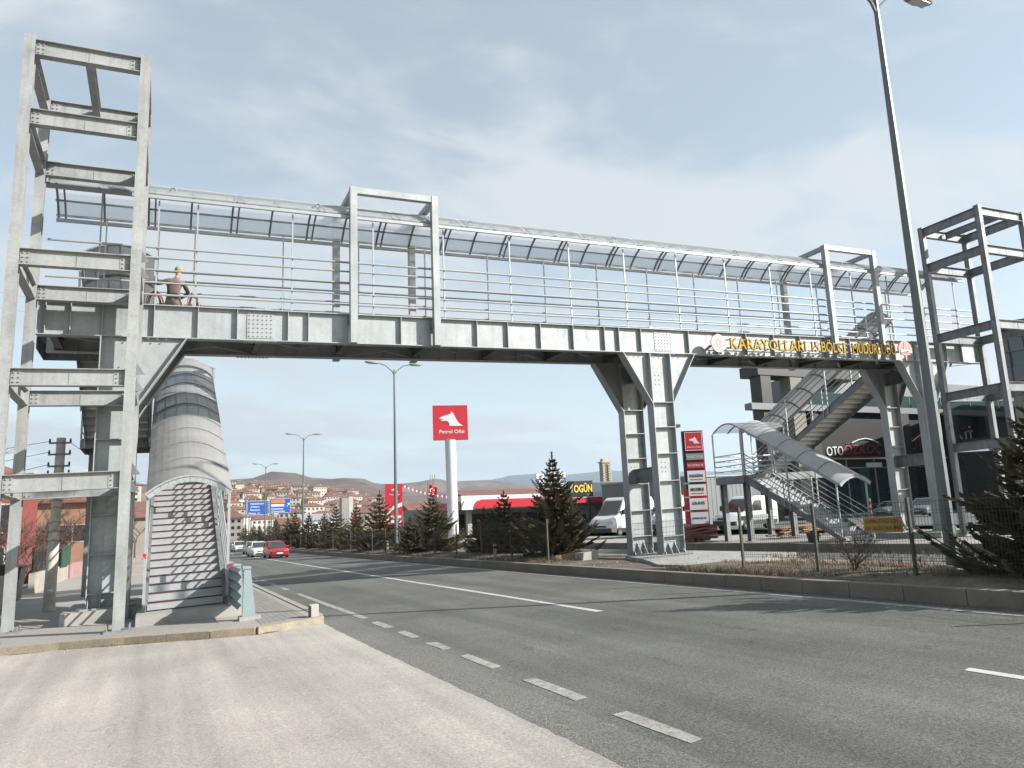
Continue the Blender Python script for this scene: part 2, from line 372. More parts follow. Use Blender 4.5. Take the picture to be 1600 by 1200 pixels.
mx = N.new('ShaderNodeMix'); mx.data_type = 'RGBA'; hz = N.new('ShaderNodeMapRange'); hz.inputs[1].default_value = .02; hz.inputs[2].default_value = .30; hz.inputs[3].default_value = .66; hz.inputs[4].default_value = 0; L.new(sp.outputs[2], hz.inputs[0])
L.new(mth('MULTIPLY', mth('MAXIMUM', ra.outputs[0], hz.outputs[0]), fr.outputs[0]), mx.inputs[0]); sb_ = N.new('ShaderNodeVectorMath'); sb_.operation = 'MULTIPLY'; sb_.inputs[1].default_value = (2.25,2.02,1.62); L.new(sky.outputs[0], sb_.inputs[0]); L.new(sb_.outputs[0], mx.inputs[6]); mx.inputs[7].default_value = (5.85,6.25,6.5,1)
L.new(mx.outputs[2], bg.inputs[0])
S.view_settings.view_transform = 'Standard'; S.view_settings.look = 'None'; S.view_settings.exposure = 1.16; S.view_settings.gamma = 1

# ================================================================= GROUND
def sheet(name, poly, z, m, th=.3, kind='structure', step=None):
    'a slab with the given outline (x, y), its top z above the graded site'
    b = MB(); pts = []
    n = len(poly)
    for i in range(n):
        a, c = V((*poly[i],0)), V((*poly[(i+1)%n],0)); k = max(1, int((c-a).length/6))
        for j in range(k): pts.append(a.lerp(c, j/k))
    b.prism([(p.x,p.y,z) for p in pts], (0,0,-th)); o = b.build(name, m, grade=True, loc=(0,0,0)); return tag(o, kind=kind)
def strip(name, x0, x1, y0, y1, z, m, th=.3, dy=10, kind='structure'):
    b = MB(); n = max(1, int((y1-y0)/dy)); rings = []
    for i in range(n+1):
        y = y0+(y1-y0)*i/n; rings.append([(x0,y,z-th),(x1,y,z-th),(x1,y,z),(x0,y,z)])
    b.loft(rings); o = b.build(name, m, grade=True, loc=(0,0,0)); return tag(o, kind=kind)
# terrain: one sheet to the horizon, kept under the built surfaces near the site, rising to the town hill
def hsm(a, b, x):
    t = max(0, min(1, (x-a)/(b-a))); return t*t*(3-2*t)
from mathutils import noise as NZ
def terr(x, y):
    d = math.hypot(x, y)
    base = G(x, y) - 1.1
    near = hsm(230, 120, d)
    far = -3.6 + 2.2*NZ.noise(V((x*.004, y*.004, 3)))*hsm(200, 600, d)
    a = x/max(60, y)
    hill = hsm(290, 690, y)*hsm(.42, .10, a)*39*(.88+.25*NZ.noise(V((x*.004, y*.003, 1.3)))) + hsm(60,150,y)*hsm(-.02,-.25,a)*9
    hill *= hsm(1900, 900, y)*.9+.1
    return base*near + far*(1-near) + hill
xs = sorted(set([-9000,-5000,-3000,-1800,-1200]+list(range(-800,801,25))+[1200,1800,3000,5000,9000]+list(range(-60,130,10))))
ys = sorted(set([-600,-300,-150]+list(range(-60,240,10))+list(range(240,900,20))+[1000,1200,1500,2000,3000,5000,9000,14000]))
b = MB()
for y in ys:
    for x in xs: b.v.append(V((x,y,terr(x,y))))
nx = len(xs)
for j in range(len(ys)-1):
    for i in range(nx-1):
        k = j*nx+i; b.f.append((k,k+1,k+nx+1,k+nx)); b.m.append(0)
tag(b.build('ground', M['terrain'], loc=(0,0,0), smooth=True), kind='structure')
strip('road', 2.4, 10.32, -14, 190, 0, M['asphalt'], .3)
strip('road_shoulder', 2.4, 3.42, -14, 15.2, .004, M['asphalt_edge'], .003)
apron = [(-22,-14),(2.9,-14),(2.9,2)]+[(2.88+.03*math.sin(i*.07)+random.uniform(-.012,.012),2+i*.16) for i in range(1,76)]+[(2.86,14.6),(1.6,14.25),(.9,14.5),(-.45,15.3),(-1.5,15.75),(-2.5,16.0),(-9,17.5),(-22,19)]
sheet('forecourt', apron, .012, M['apron'], .3)
# pavement slab behind the kerb, with the side street
ISL = [(2.78,14.75),(2.8,15.2),(2.82,60),(2.82,190),(-60,190),(-60,21),(-9,17.6),(-2.5,16.1),(-1.5,15.85),(-.45,15.4),(.9,14.62),(1.6,14.36)]
sheet('pavement', ISL, .13, M['pavement'], .4)
sheet('pavement_tiles', [(2.62,14.95),(2.62,60),(1.75,60),(1.75,14.6)], .136, M['pavers'], .004)
def kerbline(name, pts, w, z0, z1, m, label):
    'a run of kerb stones with visible joints'
    b = MB()
    for i in range(len(pts)-1):
        a, c = V((*pts[i],0)), V((*pts[i+1],0)); ln = (c-a).length; k = max(1, round(ln/1.0))
        for j in range(k):
            p, q = a.lerp(c,(j+.006)/k), a.lerp(c,(j+.994)/k); z = (z0+z1)/2 + random.uniform(-.004,.004)
            b.bar((p.x,p.y,z),(q.x,q.y,z), w, z1-z0)
    o = b.build(name, m, grade=True, loc=gp(*pts[0])); return tag(o, kind='structure')
kerbline('kerb', [(10.42,y) for y in range(-12,61,6)]+[(10.42,120),(10.42,188)], .2, -.25, .235, M['kerb'], '')
kerbline('kerb_pavement', [(2.86,15.0),(2.88,40),(2.88,120)], .14, -.2, .145, M['kerb_pale'], '')
kerbline('kerb_yellow', [(2.86,14.72),(1.62,14.28),(.9,14.55),(-.45,15.32),(-1.5,15.78),(-2.5,16.02),(-9,17.5)], .15, -.2, .14, M['yellow_kerb'], '')
# the median: soil, raised in the middle
b = MB(); rings = []
for i in range(0, 105):
    y = -12+i*2; z = .20 if y < 14.8 or y > 20.5 else .12
    rings.append([(10.5,y,-.5),(15.7,y,-.6),(15.7,y,.0 if z>.15 else .02),(13.5,y,z-.05+.05*NZ.noise(V((13,y*.4,0)))),(12,y,z+.1*(z>.15)+.05*NZ.noise(V((12,y*.5,0)))),(11.1,y,z+.08*(z>.15)+.05*NZ.noise(V((11,y*.5,3)))),(10.5,y,.19)])
b.loft(rings); tag(b.build('median_ground', M['soil'], grade=True, loc=(0,0,0), smooth=True), kind='structure')
sheet('median_slab', [(12.0,15.0),(15.6,15.2),(15.6,20.6),(13.5,20.3),(12.9,18.4),(11.9,16.4)], .18, M['concrete'], .3)
strip('service_road', 15.7, 22.7, -12, 190, -.5, M['asphalt_far'], .3)
strip('road_marking_service', 16.2, 16.36, -12, 190, -.496, M['dash'], .003)
kerbline('kerb_service_road', [(22.8,y) for y in range(-12,61,6)]+[(22.8,120),(22.8,188)], .2, -.7, -.2, M['kerb'], '')
strip('forecourt_plaza', 22.9, 150, -20, 190, -.25, M['pavement'], .5)
sheet('forecourt_asphalt', [(33,20),(120,8),(150,8),(150,120),(33,120)], -.244, M['asphalt_far'], .004)
# painted markings
def marks(name, x, w, segs, m, wob=.0):
    b = MB()
    for y0,y1 in segs:
        k = max(1,int((y1-y0)/4))
        for j in range(k):
            a, c = y0+(y1-y0)*j/k, y0+(y1-y0)*(j+1)/k; j_ = lambda: random.uniform(-.012,.012)
            b.prism([(x-w/2+j_(),a+j_()*3,.0045),(x+w/2+j_(),a+j_()*3,.0045),(x+w/2+j_(),a+(c-a)*.5,.0045),(x+w/2+j_(),c+j_()*3,.0045),(x-w/2+j_(),c+j_()*3,.0045),(x-w/2+j_(),a+(c-a)*.4,.0045)],(0,0,-.002))
    tag(b.build(name, m, grade=True, loc=(0,0,0)), kind='structure')
marks('road_marking_edge', 3.65, .145, [(2.5,3.7),(4.7,5.76),(6.38,7.51),(8.33,9.39),(10.0,10.75),(11.41,12.26),(12.86,13.9),(14.62,22.3)]+[(24.2+i*2.6,25.4+i*2.6) for i in range(30)], M['dash'])
marks('road_marking_lane', 6.92, .13, [(-4,-1),(1.2,4.81),(11.3,66)]+[(70+i*12,76+i*12) for i in range(9)], M['dash_bright'])
marks('road_marking_kerbside', 9.98, .16, [(3,188)], M['dash'])

# ================================================================= FOOTBRIDGE
FY0, FY1, BY0, BY1 = 19.30, 19.54, 21.0, 21.24       # front and back girder flanges
ZB, ZT, ZD = 6.62, 7.45, 7.2
XL, XR = -2.72, 31.8
fb = thing('footbridge', 'long galvanised steel footbridge with barrel canopy spanning the road', 'footbridge', gp(14,20.2,6.62))
st_x = [-2.55,-2.05,-1.4,-.62,-.3,.68,1.6,2.85,3.37,4.43,5.9,7.0,8.2,9.2,10.3,11.45,12.6,13.15,14.0,15.95,17.2,18.5,19.8,21.1,22.4,23.7,25.1,26.2,27.45,28.3,29.4,30.4,31.5]
def bolts(b, pts, n, r=.019, h=.022):
    for p in pts: b.tube(p, V(p)+V(n)*h, r, r*.8, 6)
for nm, y0, y1, front in (('front',FY0,FY1,1),('back',BY0,BY1,0)):
    b = MB(); yc = (y0+y1)/2
    b.box(XL,XR,yc-.007,yc+.007,ZB+.022,ZT-.022); b.box(XL,XR,y0,y1,ZT-.022,ZT); b.box(XL,XR,y0,y1,ZB,ZB+.022)
    for x in st_x:
        b.box(x-.008,x+.008,y0+.008,yc-.007,ZB+.022,ZT-.022); b.box(x-.008,x+.008,yc+.007,y1-.008,ZB+.022,ZT-.022)
    g = b.build('girder', M['galv'], fb, grade=True)
    for xc in (2.17, 14.95):
        s = MB(); w = .33 if xc < 5 else .36
        s.box(xc-w,xc+w,yc-.022,yc-.007,ZB+.09,ZT-.09) if front else s.box(xc-w,xc+w,yc+.007,yc+.022,ZB+.09,ZT-.09)
        s.box(xc-.42,xc+.42,y0+.01,y1-.01,ZB-.014,ZB); s.box(xc-.42,xc+.42,y0+.01,y1-.01,ZT,ZT+.014)
        sp_ = s.build('splice_plate', M['galv'], g, grade=True)
        t = MB()
        if front: bolts(t, [(xc-w+.06+i*(2*w-.12)/5, yc-.022, ZB+.14+j*(ZT-ZB-.28)/5) for i in range(6) for j in range(6)], (0,-1,0))
        for yy in (y0+.05,y1-.05):
            bolts(t, [(xc-.38+i*.095, yy, ZB-.014) for i in range(9)], (0,0,-1)); bolts(t, [(xc-.38+i*.095, yy, ZT+.014) for i in range(9)], (0,0,1))
        t.build('bolt_pattern', M['bolt'], g, grade=True)
    if front:
        for x in (2.35, 14.5):
            s = MB(); s.prism([(x-.09,yc-.01,ZT+.015),(x+.09,yc-.01,ZT+.015),(x+.03,yc-.01,ZT+.13),(x-.03,yc-.01,ZT+.13)],(0,.02,0)); s.build('lifting_lug', M['galv'], g, grade=True)
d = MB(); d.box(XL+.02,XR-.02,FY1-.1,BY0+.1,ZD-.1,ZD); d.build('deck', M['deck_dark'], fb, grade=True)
x = XL+.3; k = 0
while x < XR-1:
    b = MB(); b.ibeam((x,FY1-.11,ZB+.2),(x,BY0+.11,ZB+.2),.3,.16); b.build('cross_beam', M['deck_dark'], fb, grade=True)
    b = MB(); a, c = ((FY1,BY0) if k%2 == 0 else (BY0,FY1)); b.bar((x+.1,a-.05 if k%2==0 else a+.05,ZB+.045),(x+1.15,(FY1+BY0)/2,ZB+.045),.09,.012); b.bar((x+2.2,a-.05 if k%2==0 else a+.05,ZB+.06),(x+1.15,(FY1+BY0)/2,ZB+.06),.09,.012); b.build('plan_brace', M['galv_weathered'], fb, grade=True)
    x += 2.3; k += 1
# railings: posts carry the eave beams
post_x = [-1.55,-.3,.6,2.95,5.15,7.25,9.4,11.5,13.6,15.75,17.9,20.05,22.1,24.3,26.4,28.5,30.6]
EAVE = 10.2
for y, nm in ((19.43,'front'),(21.12,'back')):
    rl = hub('railing', fb)
    for x in post_x:
        b = MB(); b.bar((x,y,ZT),(x,y,EAVE),.036,.036,(0,1,0)); b.box(x-.08,x+.08,y-.06,y+.06,ZT,ZT+.012); b.build('post', M['tube'], rl, grade=True)
    xr = XR-.2 if y < 20 else 27.9
    xl = XL+.1 if y < 20 else -.35
    for z, r in ((7.72,.026),(8.03,.026),(8.35,.026),(8.67,.026),(8.93,.03)):
        yy = y-.04 if y < 20 else y+.04
        b = MB()
        xx = xl
        while xx < xr: b.tube((xx,yy,z),(min(xr,xx+6.0),yy,z),r); xx += 6.0
        b.build('rail', M['tube'], rl, grade=True)
# barrel canopy
cn = hub('canopy', fb)
EY0, EY1 = 19.28, 21.32; SV = V((0,(EY1-EY0)/2,-.01)); YC = (EY0+EY1)/2
for y in (EY0, EY1):
    ez = EAVE+(.01 if y < 20 else -.01)
    b = MB(); b.bar((XL,y,ez),(XR-.6,y,ez),.06,.09); b.bar((XL,y+(.05 if y<20 else -.05),ez+.11),(XR-.6,y+(.05 if y<20 else -.05),ez+.11),.04,.05); b.build('eave_beam', M['tube'], cn, grade=True)
x = XL+.05; sheets = []
while x < XR-.8:
    x1 = min(XR-.65, x+2.1); b = MB(); b.barrel((x+.01,YC,EAVE+.1),(x1-.01,YC,EAVE+.1),SV,.57,12,.012); b.build('roof_sheet', M['poly'], cn, grade=True, smooth=False); x = x1
for t in (-.62,-.2,.25,.66):
    b = MB(); b.bar((XL,YC+SV.y*t,EAVE+.07+SV.z*t+.57*(1-t*t)),(XR-.65,YC+SV.y*t,EAVE+.07+SV.z*t+.57*(1-t*t)),.04,.04); b.build('purlin', M['galv_weathered'], cn, grade=True)
x = XL+.05; k = 0
while x < XR-.7:
    b = MB(); b.arc((x,YC,EAVE+.06),SV,.57,.05,.05,(1,0,0)); b.build('rib', M['galv_weathered'], cn, grade=True)
    if k%2 == 0: b = MB(); b.arc((x+.16,YC,EAVE+.06),SV,.57,.04,.05,(1,0,0)); b.build('rib', M['galv_weathered'], cn, grade=True)
    x += 1.05; k += 1
b = MB()
for x in (.0, 3.6, 8.1, 13.2, 18.4, 23.9):
    for a in range(10):
        t0, t1 = math.pi*a/9*1.0, math.pi*(a+1)/9
        if a < 9: b.tube((x+.07*math.cos(t0),EY0+.05,EAVE+.22+.1*math.sin(t0)),(x+.07*math.cos(t1),EY0+.05,EAVE+.22+.1*math.sin(t1)),.015,n=5)
b.build('lifting_eyes', M['galv_weathered'], cn, grade=True)
# goalpost frames that carry signs over each carriageway
for xa, xb in ((4.53,6.9),(22.75,25.4)):
    f = hub('portal_frame', fb); y0, y1, zt = 19.17, 21.38, 11.05
    for x in (xa, xb):
        for y, z0 in ((y0,ZB-.02),(y1,ZB-.02)):
            b = MB(); b.bar((x,y,z0),(x,y,zt),.19,.19,(0,1,0)); b.build('post', M['galv'], f, grade=True)
        b = MB(); b.bar((x,y0+.095,zt-.1),(x,y1-.095,zt-.1),.16,.16); b.build('side_beam', M['galv'], f, grade=True)
        b = MB(); b.box(x-.13,x+.13,y0+.095,FY0,ZT-.32,ZT-.05); b.box(x-.13,x+.13,BY1,y1-.095,ZT-.32,ZT-.05); b.build('bracket', M['galv_weathered'], f, grade=True)
    for y in (y0,y1):
        b = MB(); b.bar((xa+.095,y,zt-.1),(xb-.095,y,zt-.1),.16,.18); b.build('top_beam', M['galv'], f, grade=True)
# columns in pairs under the two girders
def column(x0, x1, yc, zb, left, right, name='column'):
    fw = .17
    b = MB(); zt = ZB-.004
    b.box(x0,x0+.025,yc-fw,yc+fw,zb,zt); b.box(x1-.025,x1,yc-fw,yc+fw,zb,zt); b.box(x0+.025,x1-.025,yc-.008,yc+.008,zb,zt)
    for z in (.72,1.57,2.45,3.32,4.17,4.98):
        for s in (-1,1): b.box(x0+.025,x1-.025,min(yc+s*.008,yc+s*(fw-.01)),max(yc+s*.008,yc+s*(fw-.01)),z-.01,z+.01)
    b.box(x0-.16,x1+.16,yc-fw-.14,yc+fw+.14,zb-.03,zb)
    for i in range(4):
        x = x0+.05+i*(x1-x0-.1)/3
        for s in (-1,1): b.prism([(x-.008,yc+s*.01,zb),(x-.008,yc+s*(fw+.1),zb),(x-.008,yc+s*.01,zb+.42)],(.016,0,0))
    c = b.build(name, M['galv'], fb, grade=True)
    for side in (left, right):
        if not side: continue
        xa = x0 if side < 0 else x1; xo = xa+side*1.02; zlo = 4.95
        h = MB(); h.prism([(xa,yc-.008,zlo),(xo,yc-.008,zt),(xa,yc-.008,zt)],(0,.016,0)); h.bar((xa,yc,zlo),(xo,yc,zt),2*fw,.022,(0,0,1)); h.build('haunch', M['galv'], c, grade=True)
    t = MB()
    for z in (5.6,2.75):
        bolts(t, [(x0+.28+i*.14, yc-.008, z+j*.15) for i in range(2) for j in range(3)], (0,-1,0))
    bolts(t, [(x0-.8+i*.2, yc-fw+.05, zt-.02) for i in range(int((x1-x0+1.6)/.2)) if (left and x0-.8+i*.2 < x0) or x0 < x0-.8+i*.2 < x1 or (right and x0-.8+i*.2 > x1)], (0,0,-1), .018, .03)
    t.build('bolt_pattern', M['bolt'], c, grade=True)
    return c
def pad(x0,x1,y0,y1,z0,z1):
    b = MB(); b.box(x0,x1,y0,y1,z0,z1); b.build('footing', M['concrete'], fb, grade=True)
for (x0,x1,lf,rt,zb) in ((-1.42,-.59,0,1,.42),(14.25,15.08,-1,1,.12),(27.45,28.28,-1,1,-.1)):
    for yc in (19.42,21.12):
        column(x0,x1,yc,zb,lf,rt)
    for z, h in ((2.72,.46),(6.2,.5)):
        b = MB(); b.bar((x0+.42,19.43,z),(x0+.42,21.11,z),.02,h); b.bar((x0+.42,19.43,z+h/2),(x0+.42,21.11,z+h/2),.2,.02); b.bar((x0+.42,19.43,z-h/2),(x0+.42,21.11,z-h/2),.2,.02); b.build('tie_beam', M['galv_weathered'], fb, grade=True)
pad(-1.85,-.25,18.85,21.75,0,.39); pad(13.75,15.4,19.0,19.85,-.4,.09); pad(13.75,15.4,20.7,21.6,-.4,.09); pad(26.9,28.8,18.9,21.8,-.6,-.13)
# side platform at the head of each stair
for x0, x1, y1 in ((-2.95,-.3,22.62),(27.9,31.6,21.95)):
    b = MB(); b.box(x0,x1,BY1+.002,y1,ZD-.1,ZD); b.bar((x0,BY1,ZD-.25),(x0,y1,ZD-.25),.02,.42); b.bar((x1,BY1,ZD-.25),(x1,y1,ZD-.25),.02,.42); b.bar((x0+.01,y1,ZD-.25),(x1-.01,y1,ZD-.25),.02,.42); b.bar((x0+.3,BY1+.02,ZD-.25),(x0+1.3,y1-.02,ZD-.25),.07,.1); b.build('side_platform', M['galv_weathered'], fb, grade=True)

# ================================================================= COVERED STAIRS
def flight(root, x0, x1, ya, za, yb, zb, n, eave, nosing=True, post_pitch=2.4, z_floor=None, sh=.34, rails=(.25,.5,.75,.98), sheet='poly_stair'):
    'straight flight from (ya,za) up to (yb,zb): treads, stringers, railings, barrel canopy'
    sgn = 1 if yb > ya else -1; run = (yb-ya)/n; rise = (zb-za)/n
    for i in range(n):
        y = ya+run*i; z = za+rise*i
        b = MB(); lo, hi = min(y,y+run), max(y,y+run)
        b.box(x0+.03,x1-.03,lo,hi+.0,z-.03,z); yr = y+sgn*.004; b.box(x0+.03,x1-.03,min(yr,yr+sgn*.006),max(yr,yr+sgn*.006),z-rise+.002,z-.03)
        t = b.build('tread', M['tread'], root, grade=True)
        if nosing:
            b = MB(); b.box(x0+.04,x1-.04,min(y-sgn*.014,y+sgn*.05),max(y-sgn*.014,y+sgn*.05),z-.02,z+.006); b.build('nosing', M['nosing'], t, grade=True)
    slope = (zb-za)/(yb-ya)
    for x in (x0,x1):
        b = MB(); zs = -.06
        b.prism([(x-.008,ya-sgn*.12,za+zs-.02),(x-.008,yb,zb+zs+.06),(x-.008,yb,zb+zs-sh),(x-.008,ya-sgn*.12+sgn*(sh*.4)/abs(slope),za-rise-.02 if z_floor is None else z_floor),(x-.008,ya-sgn*.12,za-rise-.02 if z_floor is None else z_floor)],(.016,0,0))
        b.bar((x,ya-sgn*.1,za+zs),(x,yb,zb+zs+.06),.09,.012); b.build('stringer', M['galv_weathered'], root, grade=True)
    for x in (x0-.04,x1+.04):
        rl = hub('railing', root); m = max(2, round(abs(yb-ya)/post_pitch))
        for i in range(m+1):
            y = ya+(yb-ya)*i/m; z = za+(zb-za)*i/m
            b = MB(); b.bar((x,y,(z-.3 if i or z_floor is None else z_floor)),(x,y,z+eave),.055,.055,(0,1,0)); b.build('post', M['tube'], rl, grade=True)
            if 0 < i < m: 
                b = MB(); b.bar((x,y+.28,z+.28*slope-.3),(x,y+.28,z+.28*slope+1.0),.04,.04,(0,1,0)); b.build('short_post', M['tube'], rl, grade=True)
        for h in rails:
            b = MB(); b.tube((x,ya,za+h),(x,yb,zb+h),.022); b.build('rail', M['tube'], rl, grade=True)
        b = MB(); b.bar((x,ya-sgn*.15,za+eave-.15*slope*sgn),(x,yb,zb+eave),.07,.09); b.build('eave_beam', M['tube'], rl, grade=True)
    cn = hub('canopy', root); xc = (x0+x1)/2; hw = (x1-x0)/2+.06; ln = abs(yb-ya); m = max(3, round(ln/.95)); SVv = V((hw,0,0)); rs = .34
    A = V((xc,ya-sgn*.2,za+eave+.06-.2*slope*sgn)); B = V((xc,yb,zb+eave+.06))
    for i in range(m):
        b = MB(); b.barrel(A.lerp(B,(i+.005)/m),A.lerp(B,(i+.995)/m),SVv,rs,12,.01); b.build('roof_sheet', M[sheet], cn, grade=True)
    al = (B-A).normalized()
    for i in range(1,m):
        b = MB(); b.arc(A.lerp(B,i/m)+V((0,0,.02)),SVv,rs,.03,.012,al); b.build('joint_strip', M['galv_weathered'], cn, grade=True)
    for i in range(m+1):
        b = MB(); b.arc(A.lerp(B,i/m)-V((0,0,.03)),SVv,rs,.045,.05,al); b.build('rib', M['galv_weathered'], cn, grade=True)
    for t in (-.66,-.33,0,.33,.66):
        b = MB(); o = V((hw*t,0,rs*(1-t*t)-.025)); b.bar(A+o,B+o,.03,.03); b.build('purlin', M['tube'], cn, grade=True)
    b = MB(); b.arc(A-V((0,sgn*.012,.06)),SVv,rs,.02,.15,(0,1,0),14); 
    bolts(b,[A+SVv*t+V((0,-sgn*.02,rs*(1-t*t)-.05)) for t in (-.85,-.68,-.5,-.33,-.16,0,.16,.33,.5,.68,.85)],(0,-sgn,0),.014,.012)
    b.build('end_arch', M['galv'], cn, grade=True)
def landing(root, x0,x1,y0,y1,z, th=.28):
    b = MB(); b.box(x0,x1,y0,y1,z-.04,z)
    for p,q in (((x0,y0),(x1,y0)),((x1,y0),(x1,y1)),((x1,y1),(x0,y1)),((x0,y1),(x0,y0))): b.bar((*p,z-th/2-.041),(*q,z-th/2-.041),.03,th)
    b.build('landing', M['galv_weathered'], root, grade=True)
def guard(root, pts, z, h=1.0, roof=None):
    rl = hub('railing', root)
    for i in range(len(pts)-1):
        a, c = V((*pts[i],z)), V((*pts[i+1],z))
        for hh in (.25,.5,.75,1.0):
            b = MB(); b.tube(a+V((0,0,hh)),c+V((0,0,hh)),.022); b.build('rail', M['tube'], rl, grade=True)
    for p in pts:
        b = MB(); b.bar((*p,z),(*p,z+(roof or 1.0)),.055,.055,(0,1,0)); b.build('post', M['tube'], rl, grade=True)
def legs(root, pts, z0, z1, w=.24):
    for x,y in pts:
        b = MB(); b.ibeam((x,y,z0),(x,y,z1),w,w*.9,.016,.012,(0,1,0)); b.box(x-.2,x+.2,y-.2,y+.2,z0,z0+.02); b.build('leg', M['galv_weathered'], root, grade=True)
ls = thing('covered_stairway', 'covered steel stairway with maroon step edges beside the near lift tower', 'stairway', gp(.6,18,.1), 'covered stairways of the footbridge')
Y0 = 17.62
flight(ls, -.2, 1.34, Y0, .53, 26.8, 5.15, 28, 2.28, True, 3.0, .33)
landing(ls, -2.35, 1.5, 26.8, 28.6, 5.15)
flight(ls, -2.2, -.42, 26.8, 5.15, 22.62, 7.2, 12, 2.55, False, 2.1)
guard(ls, [(1.5,26.8),(1.5,28.6),(-2.35,28.6),(-2.35,26.9)], 5.15, roof=2.3)
b = MB(); b.barrel((-.4,26.9,7.5),(-.4,28.7,7.5),(1.95,0,0),.4,12,.01); b.build('landing_roof', M['poly_stair'], ls, grade=True)
legs(ls, [(-2.1,28.3),(1.2,28.3),(-.3,28.3)], .1, 4.86)
b = MB(); b.box(-.36,1.62,16.9,20.2,.1,.34); b.build('footing', M['concrete'], ls, grade=True)
rs_ = thing('covered_stairway', 'covered steel stairway doubling back beyond the far carriageway', 'stairway', gp(25.2,23,-.25), 'covered stairways of the footbridge')
flight(rs_, 24.3, 25.9, 21.2, -.09, 26.2, 2.74, 17, 2.12, False, 2.5, -.24, sheet='poly_pale')
landing(rs_, 24.15, 30.0, 26.2, 28.1, 2.74, .3)
landing(rs_, 28.0, 30.0, 28.1, 30.4, 2.74, .3)
flight(rs_, 28.15, 29.85, 29.7, 2.9, 21.95, 6.95, 23, 2.2, False, 2.5, sheet='poly_pale')
guard(rs_, [(24.15,26.2),(24.15,28.1),(28.0,28.1),(28.0,30.4)], 2.74, roof=2.1)
b = MB(); b.barrel((24.2,27.15,4.9),(27.0,27.15,4.9),(0,.95,0),.36,10,.01)
lr_ = b.build('landing_roof', M['poly'], rs_, grade=True)
for i in range(4): b = MB(); b.arc((24.2+i*.93,27.15,4.87),(0,.95,0),.36,.05,.05,(1,0,0)); b.build('rib', M['galv_weathered'], lr_, grade=True)
legs(rs_, [(24.4,26.35),(24.4,27.9),(27.15,26.4),(27.15,27.9)], -.25, 2.42)
b = MB(); b.bar((24.5,27.9,.75),(27.05,27.9,.75),.12,.22); b.build('tie_beam', M['galv'], rs_, grade=True)

# ================================================================= LIFT TOWERS
LV = (3.02, 5.05, 7.45, 10.42, 11.96)
def tower(x0, x1, y0, y1, label, zb, mt='galv_tower', boxed=False):
    t = thing('lift_tower', label, 'lift tower', gp(x0,y0,zb), 'open steel lift towers at the bridge ends')
    H = 12.2
    for x in (x0,x1):
        for y in (y0,y1):
            b = MB(); w = .2
            b.box(x-w/2,x+w/2,y-.1,y-.085,zb,H); b.box(x-w/2,x+w/2,y+.085,y+.1,zb,H); b.box(x-.006,x+.006,y-.085,y+.085,zb,H)
            if boxed: b.box(x-w/2+.02,x-w/2+.03,y-.085,y+.085,zb,H); b.box(x+w/2-.03,x+w/2-.02,y-.085,y+.085,zb,H)
            for z in LV:
                for dz in (-.17,.17):
                    b.box(x-w/2+.003,x-.006,y-.085,y+.085,z+dz-.006,z+dz+.006); b.box(x+.006,x+w/2-.003,y-.085,y+.085,z+dz-.006,z+dz+.006)
            p = b.build('post', M[mt], t, grade=True)
            b = MB(); b.box(x-.24,x+.24,y-.24,y+.24,zb-.05,zb+.012)
            for dx in (-.19,.19):
                for dy in (-.19,.19): b.tube((x+dx,y+dy,zb),(x+dx,y+dy,zb+.11),.014,n=6)
            b.build('base_plate', M['galv_weathered'], p, grade=True)
    for z in LV:
        for y in (y0,y1):
            b = MB(); b.ibeam((x0+.1,y,z),(x1-.1,y,z),.34,.17,.014,.01)
            b.box(x0+(x1-x0)*.5-.006,x0+(x1-x0)*.5+.006,y-.014,y-.005,z-.155,z+.155)
            g = b.build('beam', M[mt], t, grade=True)
            for xe, s in ((x0+.1,1),(x1-.1,-1)):
                b = MB(); b.box(min(xe,xe+s*.2),max(xe,xe+s*.2),y-.013,y-.005,z-.14,z+.14)
                bolts(b, [(xe+s*(.055+i*.085), y-.013, z-.09+j*.09) for i in range(2) for j in range(3)], (0,-1,0), .018, .024)
                b.build('end_plate', M[mt], g, grade=True)
        for x in (x0,x1):
            b = MB(); b.ibeam((x,y0+.1,z),(x,y1-.1,z),.34,.17,.014,.01); g = b.build('beam', M[mt], t, grade=True)
            for ye, s in ((y0+.1,1),(y1-.1,-1)):
                b = MB(); b.box(x-.013,x-.005,min(ye,ye+s*.2),max(ye,ye+s*.2),z-.14,z+.14); bolts(b, [(x-.013, ye+s*(.055+i*.085), z-.09+j*.09) for i in range(2) for j in range(3)], (-1,0,0), .018, .024)
                b.build('end_plate', M[mt], g, grade=True)
            for zz in (.19,-.19):
                pass
    b = MB(); xm = (x0+x1)/2; b.ibeam((xm,y0+.08,LV[4]-.02),(xm,y1-.08,LV[4]-.02),.28,.15,.014,.01); b.build('hoist_beam', M[mt], t, grade=True)
    if x0 < 0:
        for z in LV[:3]:
            for dz in (.0,.34): b = MB(); b.prism([(x1+.1,y0+.06,z-.25+dz),(x1+.26,y0+.06,z-.25+dz),(x1+.1,y0+.06,z-.01+dz)],(0,.012,0)); b.build('gusset', M['galv_weathered'], t, grade=True)
    return t
tower(-2.77, -.64, 16.5, 18.86, 'tall open steel lift tower standing on the near pavement', .15)
tower(28.2, 31.0, 16.5, 18.86, 'tall open steel lift tower standing beyond the street lamp, behind the fir', -.25, 'galv_blue', True)
